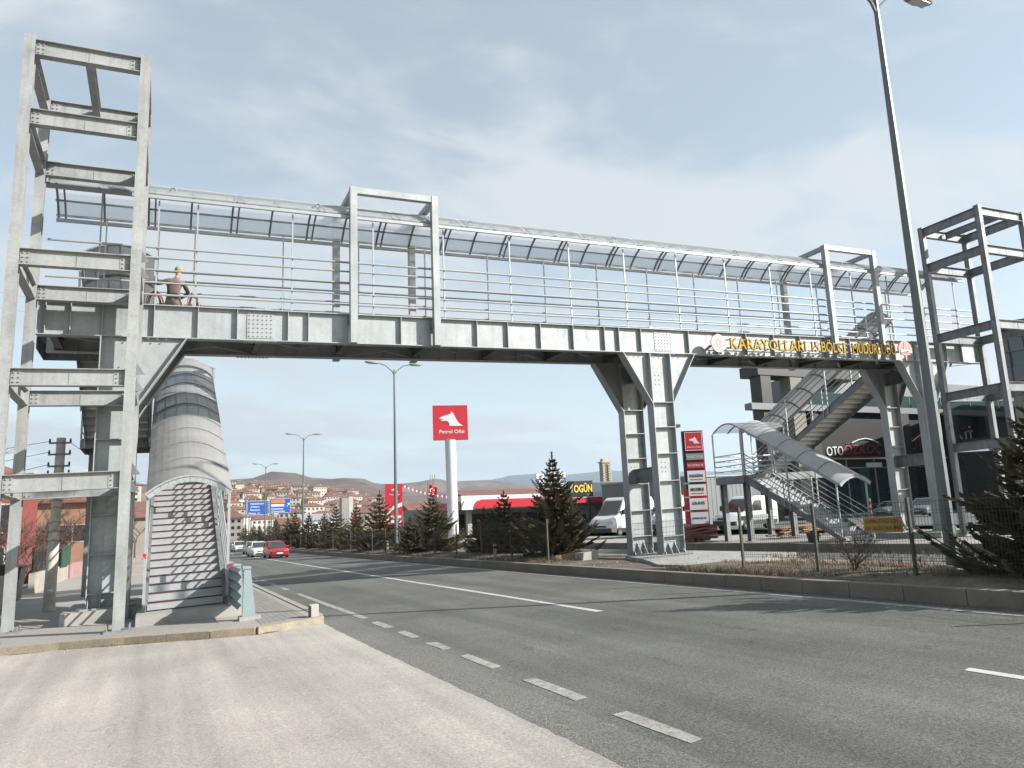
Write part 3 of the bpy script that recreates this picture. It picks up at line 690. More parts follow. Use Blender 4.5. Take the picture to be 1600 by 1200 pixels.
# ================================================================= LETTERING AND LOGOS
def text_mb(b, body, org, right, up, width=None, height=.5, depth=.03, mi=0, bold=0.0, shear=0, align='LEFT', side_mi=None):
    'append solid lettering: org is the left end of the base line, height the cap height'
    cu = bpy.data.curves.new('lettering','FONT'); cu.body = body; cu.size = 1; cu.extrude = .5; cu.offset = bold; cu.resolution_u = 3; cu.shear = shear
    ob = bpy.data.objects.new('lettering', cu); C.objects.link(ob)
    dg = bpy.context.evaluated_depsgraph_get(); me = bpy.data.meshes.new_from_object(ob.evaluated_get(dg))
    xs = [v.co.x for v in me.vertices]; x0, x1 = min(xs), max(xs); cap = .73
    sx = (width/(x1-x0)) if width else height/cap
    right, up = V(right).normalized(), V(up).normalized(); n = right.cross(up)
    off = {'LEFT':0,'CENTER':-(x1-x0)/2*sx}[align]
    k = len(b.v)
    for v in me.vertices: b.v.append(V(org) + right*((v.co.x-x0)*sx+off) + up*(v.co.y*height/cap) + n*((v.co.z+.5)*depth))
    for p in me.polygons:
        b.f.append(tuple(k+i for i in p.vertices)); b.m.append(side_mi if side_mi is not None and abs(p.normal.z) < .5 else mi)
    bpy.data.objects.remove(ob); bpy.data.curves.remove(cu); bpy.data.meshes.remove(me)
    return b
def logo(b, org, right, up, s, depth, mi=0):
    'the filling station chain\'s animal head'
    P = [(.17,.615),(.215,.66),(.26,.675),(.38,.715),(.50,.75),(.535,.835),(.60,.74),(.66,.61),(.73,.49),(.86,.40),(.47,.40),(.455,.49),(.41,.545),(.34,.555),(.25,.545),(.215,.565),(.26,.575),(.33,.60),(.25,.595)]
    r, u = V(right).normalized(), V(up).normalized(); n = r.cross(u)
    return b.prism([V(org)+r*x*s+u*y*s for x,y in P], n*depth, mi)
XR_, ZU = V((1,0,GX)).normalized(), V((0,0,1))
SY = 18.98
sg = thing('bridge_sign', 'row of gold block letters along the bridge girder', 'sign', gp(17.4,SY,6.7))
words_ = [('KARAYOLLARI',17.42,20.95),('15.BÖLGE',21.25,23.05),('MÜDÜRLÜĞÜ',23.35,25.72)]
cur = {}
for wd, xa, xb in words_:
    b = MB(); text_mb(b, wd, (xa,SY,6.76), (1,0,0), ZU, xb-xa, .405, .06, 0, .004, side_mi=1)
    for v in b.v: v.y = 2*SY - v.y if False else v.y
    b.build('word', [M['gold'],M['gold_side']], sg, grade=True)
b = MB()
for z in (6.82,7.12): b.box(17.3,25.8,SY+.045,SY+.07,z-.012,z+.012)
x = 17.5
while x < 25.8:
    for z in (6.82,7.12): b.box(x-.012,x+.012,SY+.07,FY0+.1,z-.012,z+.012)
    x += .9
b.build('mounting_frame', M['galv_weathered'], sg, grade=True)
e1 = thing('emblem_sign', 'round white ministry emblem with dotted rim before the gold letters', 'emblem', gp(16.94,SY,6.95))
b = MB(); b.cyl((16.94,SY,6.95),.31,(0,.05,0),36); b.build('disc', M['emb_white'], e1, grade=True)
b = MB()
for i in range(28):
    a = 2*math.pi*i/28; b.cyl((16.94+.255*math.cos(a),SY-.006,6.95+.255*math.sin(a)),.02,(0,.006,0),6)
for rr, n in ((.15,20),(.105,14),(.055,8)):
    for i in range(n):
        a = 2*math.pi*i/n; b.cyl((16.94+rr*math.cos(a),SY-.006,6.95+rr*math.sin(a)),.02,(0,.006,0),6)
b.build('dotted_ring', M['emb_pink'], e1, grade=True)
b = MB(); b.box(16.9,16.98,SY+.05,FY0+.1,6.92,6.98); b.build('bracket', M['galv_weathered'], e1, grade=True)
e2 = thing('emblem_sign', 'rose shield emblem with a dark road triangle after the gold letters', 'emblem', gp(26.38,SY,6.95))
b = MB(); c = V((26.38,SY,7.0))
b.prism([c+V((.40*math.cos(t),0,.34*math.sin(t)-(.08 if math.sin(t)<0 else 0))) for t in [math.pi*2*i/30 for i in range(30)] if math.sin(t) > -.35]+[], (0,.05,0))
b.build('shield', M['emb_pink'], e2, grade=True)
b = MB(); b.prism([c+V((-.15,-.012,-.12)),c+V((.15,-.012,-.12)),c+V((.035,-.012,.31)),c+V((-.035,-.012,.31))],(0,.012,0)); b.build('road_triangle', M['grey_panel'], e2, grade=True)
b = MB(); b.box(c.x-.30,c.x+.30,SY-.02,SY-.012,c.z-.13,c.z-.02); b.build('name_band', M['white'], e2, grade=True)
b = MB(); text_mb(b,'KGM',(c.x,SY-.02,c.z-.115),(1,0,0),ZU,.3,.08,.004,0,.01,align='CENTER'); b.build('letters', M['dark'], e2, grade=True)
b = MB(); b.prism([c+V((-.30,0,-.20)),c+V((-.20,0,-.13)),c+V((.20,0,-.13)),c+V((.30,0,-.20)),c+V((.05,0,-.24)),c+V((.03,0,-.44)),c+V((-.03,0,-.44)),c+V((-.05,0,-.24))],(0,.05,0)); b.build('arrow', M['emb_pink'], e2, grade=True)
b = MB(); b.box(26.34,26.42,SY+.05,FY0+.1,6.95,7.01); b.build('bracket', M['galv_weathered'], e2, grade=True)

# ================================================================= WORKER ON THE BRIDGE
def skin_body(name, joints, edges, mat_, parent, sub=2, root=0):
    me = bpy.data.meshes.new(name); me.from_pydata([j[0] for j in joints], edges, [])
    ob = bpy.data.objects.new(name, me); C.objects.link(ob)
    md = ob.modifiers.new('s','SKIN'); md.use_smooth_shade = True
    for i, j in enumerate(joints):
        r = j[1]; me.skin_vertices[0].data[i].radius = (r if isinstance(r,tuple) else (r,r)); me.skin_vertices[0].data[i].use_root = (i == root)
    ob.modifiers.new('u','SUBSURF').levels = sub
    dg = bpy.context.evaluated_depsgraph_get(); m2 = bpy.data.meshes.new_from_object(ob.evaluated_get(dg))
    bpy.data.objects.remove(ob); bpy.data.meshes.remove(me)
    m2.materials.clear(); m2.materials.append(mat_)
    o = bpy.data.objects.new(name, m2); C.objects.link(o); o.parent = parent; return o
px_ = .12; py_ = 20.35
pr = thing('person', 'worker in a tan cap and brown jacket crouching on the bridge with cables', 'person', gp(px_,py_,ZD))
# figure crouches, back half turned to the road, right arm reaching to the rail at the left; local coordinates, z up from the deck
J = [((0,0,.62),(.16,.14)),((-.02,.06,.82),(.15,.12)),((.0,.10,1.06),(.17,.12)),((.04,.10,1.22),(.10,.09)),((.07,.09,1.30),.055),((.09,.07,1.40),.085),((.09,.06,1.50),.075),
     ((-.14,-.16,.60),.105),((-.18,-.42,.58),.08),((-.16,-.22,.12),.05),((-.17,-.38,.05),.045),
     ((.14,-.14,.60),.105),((.22,-.40,.62),.08),((.19,-.20,.12),.05),((.2,-.36,.05),.045),
     ((-.17,.08,1.18),.075),((-.40,.0,1.10),.055),((-.66,-.08,1.18),.042),((-.74,-.10,1.20),.03),
     ((.22,.08,1.15),.075),((.34,-.04,.92),.055),((.18,-.26,.84),.042),((.12,-.31,.84),.03)]
# the back is towards the road: mirror y so that hips face the viewer
J = [((p[0], -p[1], p[2]), r) for p, r in J]
E_ = [(0,1),(1,2),(2,3),(3,4),(4,5),(5,6),(0,7),(7,8),(8,9),(9,10),(0,11),(11,12),(12,13),(13,14),(2,15),(15,16),(16,17),(17,18),(2,19),(19,20),(20,21),(21,22)]
body = skin_body('body', J, E_, M['jacket'], pr)
body.data.materials.append(M['trousers']); body.data.materials.append(M['skin'])
for p in body.data.polygons:
    c = p.center
    p.material_index = 2 if c.z > 1.27 and abs(c.x-.08) < .14 or c.x < -.64 else (1 if c.z < .70 else 0)
b = MB(); cx, cy, cz = .09, -.06, 1.46
rings = [[(cx+r*math.cos(a)*.95, cy+r*math.sin(a)*1.08, cz+h) for a in [2*math.pi*i/16 for i in range(16)]] for r,h in ((.108,-.03),(.112,.03),(.10,.085),(.07,.12),(.02,.132))]
b.loft(rings); b.prism([(cx-.07,cy+.09,cz-.01),(cx+.07,cy+.09,cz-.01),(cx+.05,cy+.2,cz-.035),(cx-.05,cy+.2,cz-.035)],(0,0,.015)); b.build('cap', M['hat'], pr, local=True, smooth=True)
def fingers(tag_, wrist, dirv, side, up):
    b = MB(); w, d, s, u = V(wrist), V(dirv).normalized(), V(side).normalized(), V(up).normalized()
    b.bar(w-d*.01, w+d*.085, .075, .028, u)
    for i, ln in enumerate((.068,.078,.072,.055)):
        a = w+d*.083+s*(-.03+i*.02); m_ = a+d*ln*.5-u*.008; e = m_+d*ln*.34-u*.03; b.path([a,m_,e],.0095,6)
    a = w+d*.02-s*.04; b.path([a,a+d*.03-s*.026-u*.012,a+d*.058-s*.03-u*.03],.011,6)
    b.build('hand', M['skin'], pr, local=True, smooth=True)
fingers('r', (-.74,.10,1.20), (-1,.1,.05), (0,1,0), (0,0,1)); fingers('l', (.12,.31,.84), (-.7,.6,-.1), (.6,.7,0), (0,0,1))
b = MB(); b.prism([(-.90,.06,1.13),(-.74,.06,1.13),(-.70,.06,1.24),(-.86,.06,1.28),(-.93,.06,1.22)],(0,.09,0)); b.tube((-.80,.1,1.14),(-.84,.1,1.0),.025); b.tube((-.93,.1,1.2),(-1.03,.1,1.16),.018)
o = b.build('power_tool', M['dark'], None, loc=(0,0,0)); o.location = pr.location; tag(o,'black power tool held by the worker on the bridge','tool')
def coil(name, c, rx, rz, lbl):
    b = MB()
    for k in range(7):
        pts = []; ph = random.uniform(-.05,.05); a_ = rx*random.uniform(.75,1.05); z_ = rz*random.uniform(.85,1.05)
        for i in range(19):
            t = 2*math.pi*i/18; pts.append((c[0]+a_*math.cos(t)+ph, c[1]+k*.022+.02*math.sin(2*t), c[2]+z_*math.sin(t)))
        b.path(pts,.011,5)
    o = b.build(name, M['hose'], None, loc=(0,0,0)); o.location = pr.location; tag(o, lbl, 'hose', 'coiled hoses beside the worker')
coil('hose_coil', (-.46,.30,.55), .20, .44, 'copper red hose coil hanging at the worker\'s outstretched arm')
coil('hose_coil', (.46,.12,.50), .13, .45, 'copper red hose coil behind the crouching worker\'s back')

# ================================================================= STREET LAMPS
def lamp(label, dbl_dir=(1,0,0)):
    t = thing('street_lamp', label, 'street lamp', (0,0,0), 'double-armed street lamps along the median'); H = 11.35
    b = MB(); rings = []
    for z, r in ((0,.115),(.5,.112),(1.2,.107),(6,.082),(H,.048)): rings.append([(r*math.cos(a+.39),r*math.sin(a+.39),z) for a in [2*math.pi*i/8 for i in range(8)]])
    b.loft(rings); p = b.build('pole', M['lamp_steel'], t, local=True)
    b = MB(); b.box(-.2,.2,-.2,.2,-.1,.03); b.build('base_plate', M['concrete'], p, local=True)
    for s in (-1,1):
        b = MB(); b.path([(0,0,H-.35),(s*.12,0,H-.12),(s*.55,0,H+.27),(s*1.0,0,H+.38)],.035,6,r2=.028); b.build('arm', M['lamp_steel'], t, local=True)
        b = MB(); rings = []
        for x, w, h0, h1 in ((.95,.06,.35,.42),(1.1,.13,.33,.47),(1.4,.16,.335,.49),(1.65,.12,.36,.48),(1.78,.05,.40,.46)): rings.append([(s*x,-w,H+h0+.04),(s*x,-w*.6,H+h0),(s*x,w*.6,H+h0),(s*x,w,H+h0+.04),(s*x,w*.7,H+h1),(s*x,-w*.7,H+h1)])
        if s < 0: rings = [r[::-1] for r in rings]
        b.loft(rings); hd = b.build('lamp_head', M['lamp_brown'], t, local=True, smooth=True)
        b = MB(); b.box(min(s*1.15,s*1.6),max(s*1.15,s*1.6),-.09,.09,H+.318,H+.332); b.build('diffuser', M['headlight'], hd, local=True)
    return t
l0 = lamp('nearest street lamp, its thick pole rising past the top of the picture'); l0.location = gp(12.45,8.6,.29); l0.scale = (1,1,.967)
for (x,y,lab) in ((12.5,42.5,'tall double street lamp seen under the bridge beside the square red sign'),(12.6,74.5,'third street lamp down the median, between the blue signs and the red sign'),(12.9,106,'street lamp whose pole crosses the blue road signs'),(13.6,138,'farthest street lamp, smallest, beside the covered stairway')):
    dup(l0, gp(x,y,.2), None, lab, None, (1,1,.945 if y < 60 else .935))

# ================================================================= MEDIAN FENCE
def fence(name, label, runs, step=2.5, h=1.18):
    f = thing(name, label, 'fence', gp(runs[0][0],runs[0][1],.3))
    for (x,y0,y1) in runs:
        n = max(1, round((y1-y0)/step))
        for i in range(n+1):
            y = y0+(y1-y0)*i/n; lean = random.uniform(-.03,.03)
            b = MB(); b.bar((x,y,.15),(x+lean,y+lean,.3+h+.06),.048,.048,(0,1,0)); b.build('post', M['fence_green'], f, grade=True)
            if i == n: break
            ya, yb = y+.03, y0+(y1-y0)*(i+1)/n-.03
            b = MB(); r = .0032 if y < 40 else .006; st = .055 if y < 25 else (.11 if y < 50 else .2)
            m = int((yb-ya)/st)
            for j in range(m+1):
                yy = ya+(yb-ya)*j/m; b.tube((x+.035,yy,.30),(x+.035,yy,.3+h),r,n=3,cap=False)
            for j in range(7):
                z = .32+(h-.04)*j/6; b.tube((x+.03,ya,z),(x+.03,yb,z),r*1.3,n=3,cap=False)
                if j in (1,3,5): b.tube((x+.03,ya,z+.05),(x+.03,yb,z+.05),r*1.3,n=3,cap=False)
            b.build('wire_panel', M['wire'], f, grade=True)
    return f
fence('mesh_fence', 'green wire mesh fence in front of the lamp and the near fir', [(11.2,2.4,12.4)], 2.1)
fence('mesh_fence', 'long green wire mesh fence receding along the dark row of firs', [(11.3,21.4,120)], 2.75)
wp = thing('wire_mesh_piece', 'loose sheet of wire mesh leaning at the middle columns', 'wire mesh', gp(13.2,17.6,.2))
b = MB()
for j in range(44): 
    t = j/43; b.path([(12.55+1.75*t,18.55-.6*t,.2),(12.6+1.75*t,18.5-.6*t,.8),(12.72+1.75*t,18.62-.6*t,1.25)],.0045,3)
for z in (.22,.42,.62,.8,.9,1.05,1.22): b.tube((12.57+.1*(z/1.2),18.53,z),(14.3+.1*(z/1.2),17.93,z),.0055,n=3)
b.build('wires', M['wire'], wp, grade=True)
sgn = thing('notice_board', 'small orange notice board fixed to the wire fence', 'sign', gp(11.15,8.8,1.0))
ctr = at(1411,812,8.75); ctr.x = 11.14; ctr.y = 8.86; ctr.z = 1.11+G(11.14,8.86)
# the board faces the road; it hangs on the fence, turned a little to oncoming traffic
rt = V((.55,-.83,.0)).normalized(); nn = rt.cross(ZU)
b = MB(); b.quadbox(ctr-rt*.30-ZU*.125, rt*.60, ZU*.25, -nn*.012); b.build('board', M['sign_yellow'], sgn)
b = MB(); text_mb(b,'GÜVENLİĞİNİZ İÇİN',ctr-rt*.27+ZU*.03+nn*.0,rt,ZU,.5,.06,.003,0,.01); b.build('lettering', M['dark'], sgn); b = MB(); text_mb(b,'ÜST GEÇİDİ KULLANIN',ctr-rt*.27-ZU*.085,rt,ZU,.54,.06,.003,0,.01); b.build('lettering', M['dark'], sgn)

# ================================================================= TREES
def fir_meshes(h, r, seed, levels=17, fine=1.0, mat_='needle'):
    rnd = random.Random(seed); b = MB(); t = MB()
    t.tube((0,0,0),(.02,.01,h*.97),h*.028+.02,.006,7)
    for i in range(levels):
        f = (i+.3)/levels; z0 = h*(.07+.88*f); L_ = r*(1-f)**1.0*rnd.uniform(.85,1.12)+.05
        nb = max(4, int(12-6*f)); a0 = rnd.uniform(0,6.3)
        for k in range(nb):
            a = a0+2*math.pi*k/nb+rnd.uniform(-.3,.3); l = L_*rnd.uniform(.68,1.12); dr = rnd.uniform(.02,.22)*l; up = rnd.uniform(.1,.32)*l*(1+f)
            dx, dy = math.cos(a), math.sin(a)
            def P(s): return V((dx*l*s, dy*l*s, z0 - dr*4*s*(1-s)*.9 + up*s*s*1.2 - .12*l*s))
            t.path([P(0),P(.5),P(1)], .012*h/3, 3)
            st = max(5, int(l*11*fine))
            for q in range(st):
                s = (q+.6)/st; p = P(s); d = (P(min(1,s+.05))-P(s-.05)).normalized()
                wl = (.30*l*(1-s)**.7+.07)*rnd.uniform(.7,1.25)
                for sd in (-1,1,0,.5):
                    sv = (d*.75 + V((-dy*sd,dx*sd,0))*.85*abs(sd) + V((0,0,rnd.uniform(-.25,.25)))).normalized()
                    e = p+sv*wl*(1 if sd else .7); u = V((rnd.uniform(-.4,.4),rnd.uniform(-.4,.4),1)).normalized(); w = sv.cross(u).normalized()*(.022/fine**.4+.03*wl)
                    m_ = p.lerp(e,.55)
                    b.face([p, m_-w+u*.008, e, m_+w+u*.008])
                    w2 = u*(.02/fine**.4+.025*wl); b.face([p, m_-w2, e, m_+w2])
    for q in range(int(40*fine)):
        z = h*rnd.uniform(.9,1.0); a = rnd.uniform(0,6.3); e = V((math.cos(a)*.07,math.sin(a)*.07,z+.08)); p = V((0,0,z)); w = V((-math.sin(a)*.02,math.cos(a)*.02,0)); b.face([p-w,p+w,e])
    return t, b
FG = 'fir trees planted along the median'
def fir(label, x, y, h, r, seed, levels=17, fine=1.0, m='needle', z=.25, loc=None):
    t = thing('fir_tree', label, 'fir tree', loc or gp(x,y,z), FG)
    a, c = fir_meshes(h, r, seed, levels, fine)
    a.build('trunk', M['trunk'], t, local=True); c.build('crown', M[m], t, local=True)
    return t
fir('large fir tree standing just left of the middle bridge columns', 12.42, 22.9, 3.55, 1.72, 3, 19, 1.5)
fir('near fir tree with long branches at the edge behind the fence', 12.2, 6.75, 2.85, 1.7, 11, 16, 1.9)
fa = fir('fir tree with drooping branches below the square red sign, by its white pole', 12.3, 35.5, 3.0, 2.0, 5, 15, 1.0, 'needle_far')
fb_ = fir('small fir with olive tips left of the large fir', 12.6, 27.5, 2.5, 1.45, 8, 14, 1.0, 'needle_far')
fc = fir('fir tree in front of the red price totem', 12.2, 45.0, 3.6, 2.1, 21, 14, .9, 'needle_far')
rows = [(12.4,39.5,.62,'low dark fir between the two firs before the totem'),(12.2,51,.95,'fir tree with a pointed top left of the red price totem'),(12.1,57,1.0,'slim fir tree below the grey monolith'),(12.4,63,.95,'fir tree right of the third street lamp'),(12.2,69,.95,'fir tree touching the third street lamp'),(12.0,75.5,1.05,'fir tree left of the third street lamp'),(12.3,82,1.0,'fir tree under the right edge of the blue road signs'),(12.1,89,.95,'fir tree under the blue road signs'),(12.3,97,.9,'fir tree under the left blue road sign'),(12.2,106,.9,'fir tree behind the white car in the far row'),(12.4,115,.95,'fir tree near the far end of the row by the cars'),(12.3,126,1.0,'last fir tree of the row, beside the stairway')]
for i,(x,y,s,lab) in enumerate(rows):
    dup((fa,fb_,fc)[i%3], gp(x,y,.2), random.uniform(0,6), lab, FG, (s*(1.0,1.25,.92)[i%3],)*2+(s*(1.05,1.3,.95)[i%3],))
dup(fb_, gp(12.9,30.3,.2), 2.2, 'small dark fir behind the fence, right of the white sign pole', FG, .8)
# dry grass along the median
def tufts(n, rect, h, seed, zf=.28, dens=None):
    rnd = random.Random(seed); b = MB()
    for i in range(n):
        x, y = rnd.uniform(rect[0],rect[1]), rnd.uniform(rect[2],rect[3])
        if NZ.noise(V((x*.9,y*.45,seed))) < -.12: continue
        for k in range(rnd.randint(3,6)):
            a = rnd.uniform(0,6.3); l = h*rnd.uniform(.4,1.2); p = V((x+rnd.uniform(-.05,.05),y+rnd.uniform(-.05,.05),zf-.06)); e = p+V((math.cos(a)*l*.6,math.sin(a)*l*.6,l)); w = V((-math.sin(a),math.cos(a),0))*.007
            b.face([p-w,p+w,e])
    return b
b = tufts(5200,(10.7,12.6,1,14.6),.13,1); c = tufts(2600,(10.7,12.2,20.5,60),.16,2); k = len(b.v); b.v += c.v; b.f += [tuple(i+k for i in f) for f in c.f]; b.m += c.m
c = tufts(900,(12.5,15.4,2,14.6),.13,5); k = len(b.v); b.v += c.v; b.f += [tuple(i+k for i in f) for f in c.f]; b.m += c.m
tag(b.build('dry_grass', M['grass'], grade=True, loc=(0,0,0)), kind='stuff', label='dry straw coloured grass on the median soil')
def bare(label, loc, h, seed, spread=.55, depth=5, r0=.05, name='bare_tree', cat='tree', group=None, multi=1, m='branch'):
    rnd = random.Random(seed); t = thing(name, label, cat, loc, group); tr, cr = MB(), MB()
    def grow(p, d, l, r, k):
        q = p+d*l*.5+V((rnd.uniform(-1,1),rnd.uniform(-1,1),0))*l*.06; e = q+(d+V((0,0,.08))).normalized()*l*.5
        (tr if k == 0 else cr).path([p,q,e], r, 5 if k < 2 else 3, r2=r*.7)
        if k >= depth: return
        for i in range(rnd.choice((2,3,3))):
            a = rnd.uniform(0,6.3); s = V((math.cos(a),math.sin(a),rnd.uniform(-.1,.5)))*spread*rnd.uniform(.7,1.3)
            grow(p.lerp(e,rnd.uniform(.55,1)) if i else e, (d+s).normalized(), l*rnd.uniform(.58,.82), r*.66, k+1)
    for i in range(multi):
        a = rnd.uniform(0,6.3); d = V((math.cos(a)*.5,math.sin(a)*.5,1)).normalized() if multi > 1 else V((.03,.02,1)).normalized()
        grow(V((0,0,-.1)), d, h*(.30 if multi == 1 else .36), r0, 0)
    tr.build('trunk', M[m], t, local=True); cr.build('crown', M[m], t, local=True); return t
bare('bare twiggy bush on the median below the orange notice board', gp(11.55,9.9,.25), .95, 4, .75, 4, .012, 'bare_bush', 'bush', None, 7)
b = MB(); rnd = random.Random(3)
for i in range(150):
    x, y, s = rnd.uniform(10.7,14.5), rnd.choice((rnd.uniform(2,14.6),rnd.uniform(15,21))), rnd.uniform(.012,.035)
    b.quadbox((x,y,.2),(s,s*.3,0),(-s*.2,s*.8,0),(0,0,s*.7))
tag(b.build('rubble', M['concrete'], grade=True, loc=(0,0,0)), kind='stuff', label='scattered concrete rubble on the median')
# concrete blocks and timber by the middle columns
bl = thing('concrete_block','broken concrete block lying left of the middle columns','block', gp(12.3,20.6,.2)); b = MB(); b.quadbox((12.1,20.6,.1),(.62,.1,.04),(-.08,.4,0),(.04,0,.30)); b.build('block', M['concrete'], bl, grade=True)
bl = thing('timber_offcut','short sawn timber offcut beside the large fir','timber', gp(11.9,21.2,.2)); b = MB(); b.quadbox((11.5,21.3,.2),(.8,-.2,.05),(.05,.18,0),(0,0,.16)); b.build('plank', M['wood'], bl, grade=True)
for i,(px,py,lab) in enumerate(((598,845,'short white marker post at the kerb before the dark firs'),(760,874,'short white marker post at the kerb left of the large fir'))):
    y = (38.5,24.6)[i]; x = 10.85; m = thing('marker_post', lab, 'marker post', gp(x,y,.2), 'white marker posts behind the kerb'); b = MB(); b.bar((x,y,.1),(x,y,.78),.09,.07,(0,1,0)); p = b.build('post', M['pale_wall'], m, grade=True)
    b = MB(); b.box(x-.05,x+.05,y-.042,y+.042,.62,.70); b.build('band', M['dark'], p, grade=True)

# ================================================================= NEAR LEFT: guardrail, kerb marker, pole, walls, houses
gr = thing('guardrail', 'pale green guardrail end with chevron folds beside the stairway foot', 'guardrail', gp(1.55,15.7,.13))
prof = [(0,.22),(.07,.30),(.0,.38),(.07,.47),(0,.56),(.07,.65),(0,.74),(.07,.83),(0,.92),(.05,.98)]
b = MB(); n = len(prof); rings = []
for y in (15.62,23.0): rings.append([(1.42+x,y,z+.13) for x,z in prof]+[(1.43+x+.006,y,z+.13) for x,z in prof[::-1]])
b.loft(rings); b.build('rail', M['rail_green'], gr, grade=True)
for y in (15.72,17.7,19.7,21.7):
    b = MB(); b.prism([(1.52,y,.13),(1.78,y,.13),(1.66,y,1.1),(1.54,y,1.12)],(0,.1,0)); b.prism([(1.51,y-.02,1.1),(1.67,y-.02,1.1),(1.67,y-.02,1.14),(1.51,y-.02,1.16)],(0,.14,0)); p = b.build('post', M['rail_green'], gr, grade=True)
    b = MB(); b.box(1.46,1.86,y-.12,y+.24,-.1,.2); b.build('plinth', M['concrete'], p, grade=True)
km = thing('kerb_marker', 'short black and white marker block at the pavement corner', 'marker', gp(2.72,14.82,.0)); b = MB(); b.box(2.64,2.8,14.74,14.9,0,.36); b.build('block', M['white_wall'], km, grade=True)
b = MB(); b.box(2.635,2.66,14.735,14.905,.12,.34); b.build('stripe', M['dark'], km, grade=True)
up = thing('utility_pole', 'old round concrete utility pole with insulators behind the lift tower', 'utility pole', gp(-2.64,24.2,.1))
b = MB(); b.tube((-2.64,24.2,0),(-2.60,24.2,4.85),.155,.115,16); p = b.build('pole', M['pole_concrete'], up, grade=True)
smooth_by_angle(p)
for z in (4.7,4.38,4.05,3.82):
    b = MB(); b.bar((-2.88,24.1,z),(-2.34,24.1,z),.05,.05); c = b.build('crossarm', M['galv_weathered'], up, grade=True)
    b = MB()
    for x in (-2.86,-2.36): b.tube((x,24.1,z+.02),(x,24.1,z+.12),.03,.02,8)
    b.build('insulator', M['dark'], c, grade=True)
b = MB()
for z in (2.0,2.25,2.5,2.9,3.1,3.3): 
    pts = [(-2.62+.17*math.cos(t),24.2+.17*math.sin(t),z+.03*math.sin(3*t)) for t in [2*math.pi*i/12 for i in range(13)]]; b.path(pts,.008,4)
b.build('wire_ties', M['dark'], up, grade=True)
def cable(pts_from, pts_to, sag, lab, r=.008):
    a, c = V(pts_from), V(pts_to); b = MB(); P = [a.lerp(c,i/14)-V((0,0,sag*4*(i/14)*(1-i/14))) for i in range(15)]; b.path(P, r, 4)
    o = b.build('power_line', M['dark'], loc=a); tag(o, lab, 'power line', 'power lines at the utility pole')
for i,z in enumerate((4.75,4.45,4.1)): cable(gp(-2.86,24.1,z), gp(-24,50+i,7.5-.5*i), .7+.2*i, ('highest','middle','lowest')[i]+' thin power line running from the utility pole towards the bare tree')
cable(gp(-2.36,24.1,4.7), gp(3,70,7), 1.2, 'thin power line running from the utility pole behind the columns')
cable(gp(-30,40,18.2), gp(-2.5,60,18.6), .4, 'upper overhead wire crossing the sky behind the tower'); cable(gp(-30,40,17.2), gp(-2.5,60,17.6), .4, 'lower overhead wire crossing the sky behind the tower')
# garden walls
def wall(label, p, q, h, th, m, name='garden_wall', rail=None):
    w = thing(name, label, 'wall', gp(*p,.13)); a, c = V((*p,0)), V((*q,0)); b = MB(); k = max(1,int((c-a).length/4))
    for i in range(k):
        s, e = a.lerp(c,i/k), a.lerp(c,(i+1)/k); b.bar((s.x,s.y,.1+h/2),(e.x,e.y,.1+h/2),th,h+.1)
    b.build('wall', m, w, grade=True); return w
wall('low pale garden wall nearest the lift tower', (-4.1,19), (-4.25,27.5), .95, .2, M['pale_wall'])
wall('stained cream garden wall under the railings behind the concrete pole', (-4.2,33), (-4.35,46), .82, .2, M['pale_wall'])
wall('pink garden wall end past the green sheet', (-4.3,46.2), (-3.6,55), .85, .25, M['pink_wall'])
rf = thing('railing_fence','dark iron railings on top of the cream garden wall','fence', gp(-4.3,33,1.1))
for i in range(6):
    y = 33+i*2.55; b = MB(); b.bar((-4.2-.012*i,y,1.05),(-4.2-.012*i,y,1.9),.06,.06,(0,1,0)); b.build('post', M['dark'], rf, grade=True)
    if i < 5:
        b = MB()
        for j in range(16): yy = y+.16*j; b.bar((-4.2-.012*i,yy,1.0),(-4.2-.012*i,yy,1.8),.014,.014,(0,1,0))
        for z in (1.0,1.75): b.bar((-4.2-.012*i,y,z),(-4.21-.012*i,y+2.55,z),.03,.03)
        b.build('bars', M['dark'], rf, grade=True)
gs = thing('green_sheet','dark green mesh sheet fixed on the railings','sheet', gp(-4.15,43,1.1)); b = MB(); b.box(-4.16,-4.1,41.5,45.2,.95,1.95); b.build('sheet', M['green_tarp'], gs, grade=True)
bn = thing('waste_bin','black waste container at the gap in the garden walls','bin', gp(-4.6,30,.1)); b = MB(); b.prism([(-5.1,29.3,.2),(-4.15,29.3,.2),(-4.05,29.3,1.25),(-5.2,29.3,1.25)],(0,1.2,0)); b.build('body', M['black'], bn, grade=True); b = MB(); b.prism([(-5.25,29.2,1.25),(-4.0,29.2,1.25),(-4.0,29.2,1.3),(-4.6,29.2,1.42),(-5.25,29.2,1.3)],(0,1.4,0)); b.build('lid', M['dark'], bn, grade=True)
yb = thing('gate_post','yellow painted gate post beyond the pink wall','post', gp(-3.2,56,.1)); b = MB(); b.box(-3.5,-3.0,56,56.3,.1,2.1); b.build('post', M['yellow'], yb, grade=True); b = MB(); b.box(-3.55,-2.95,55.95,56.35,2.1,2.2); b.build('capstone', M['concrete'], yb, grade=True)
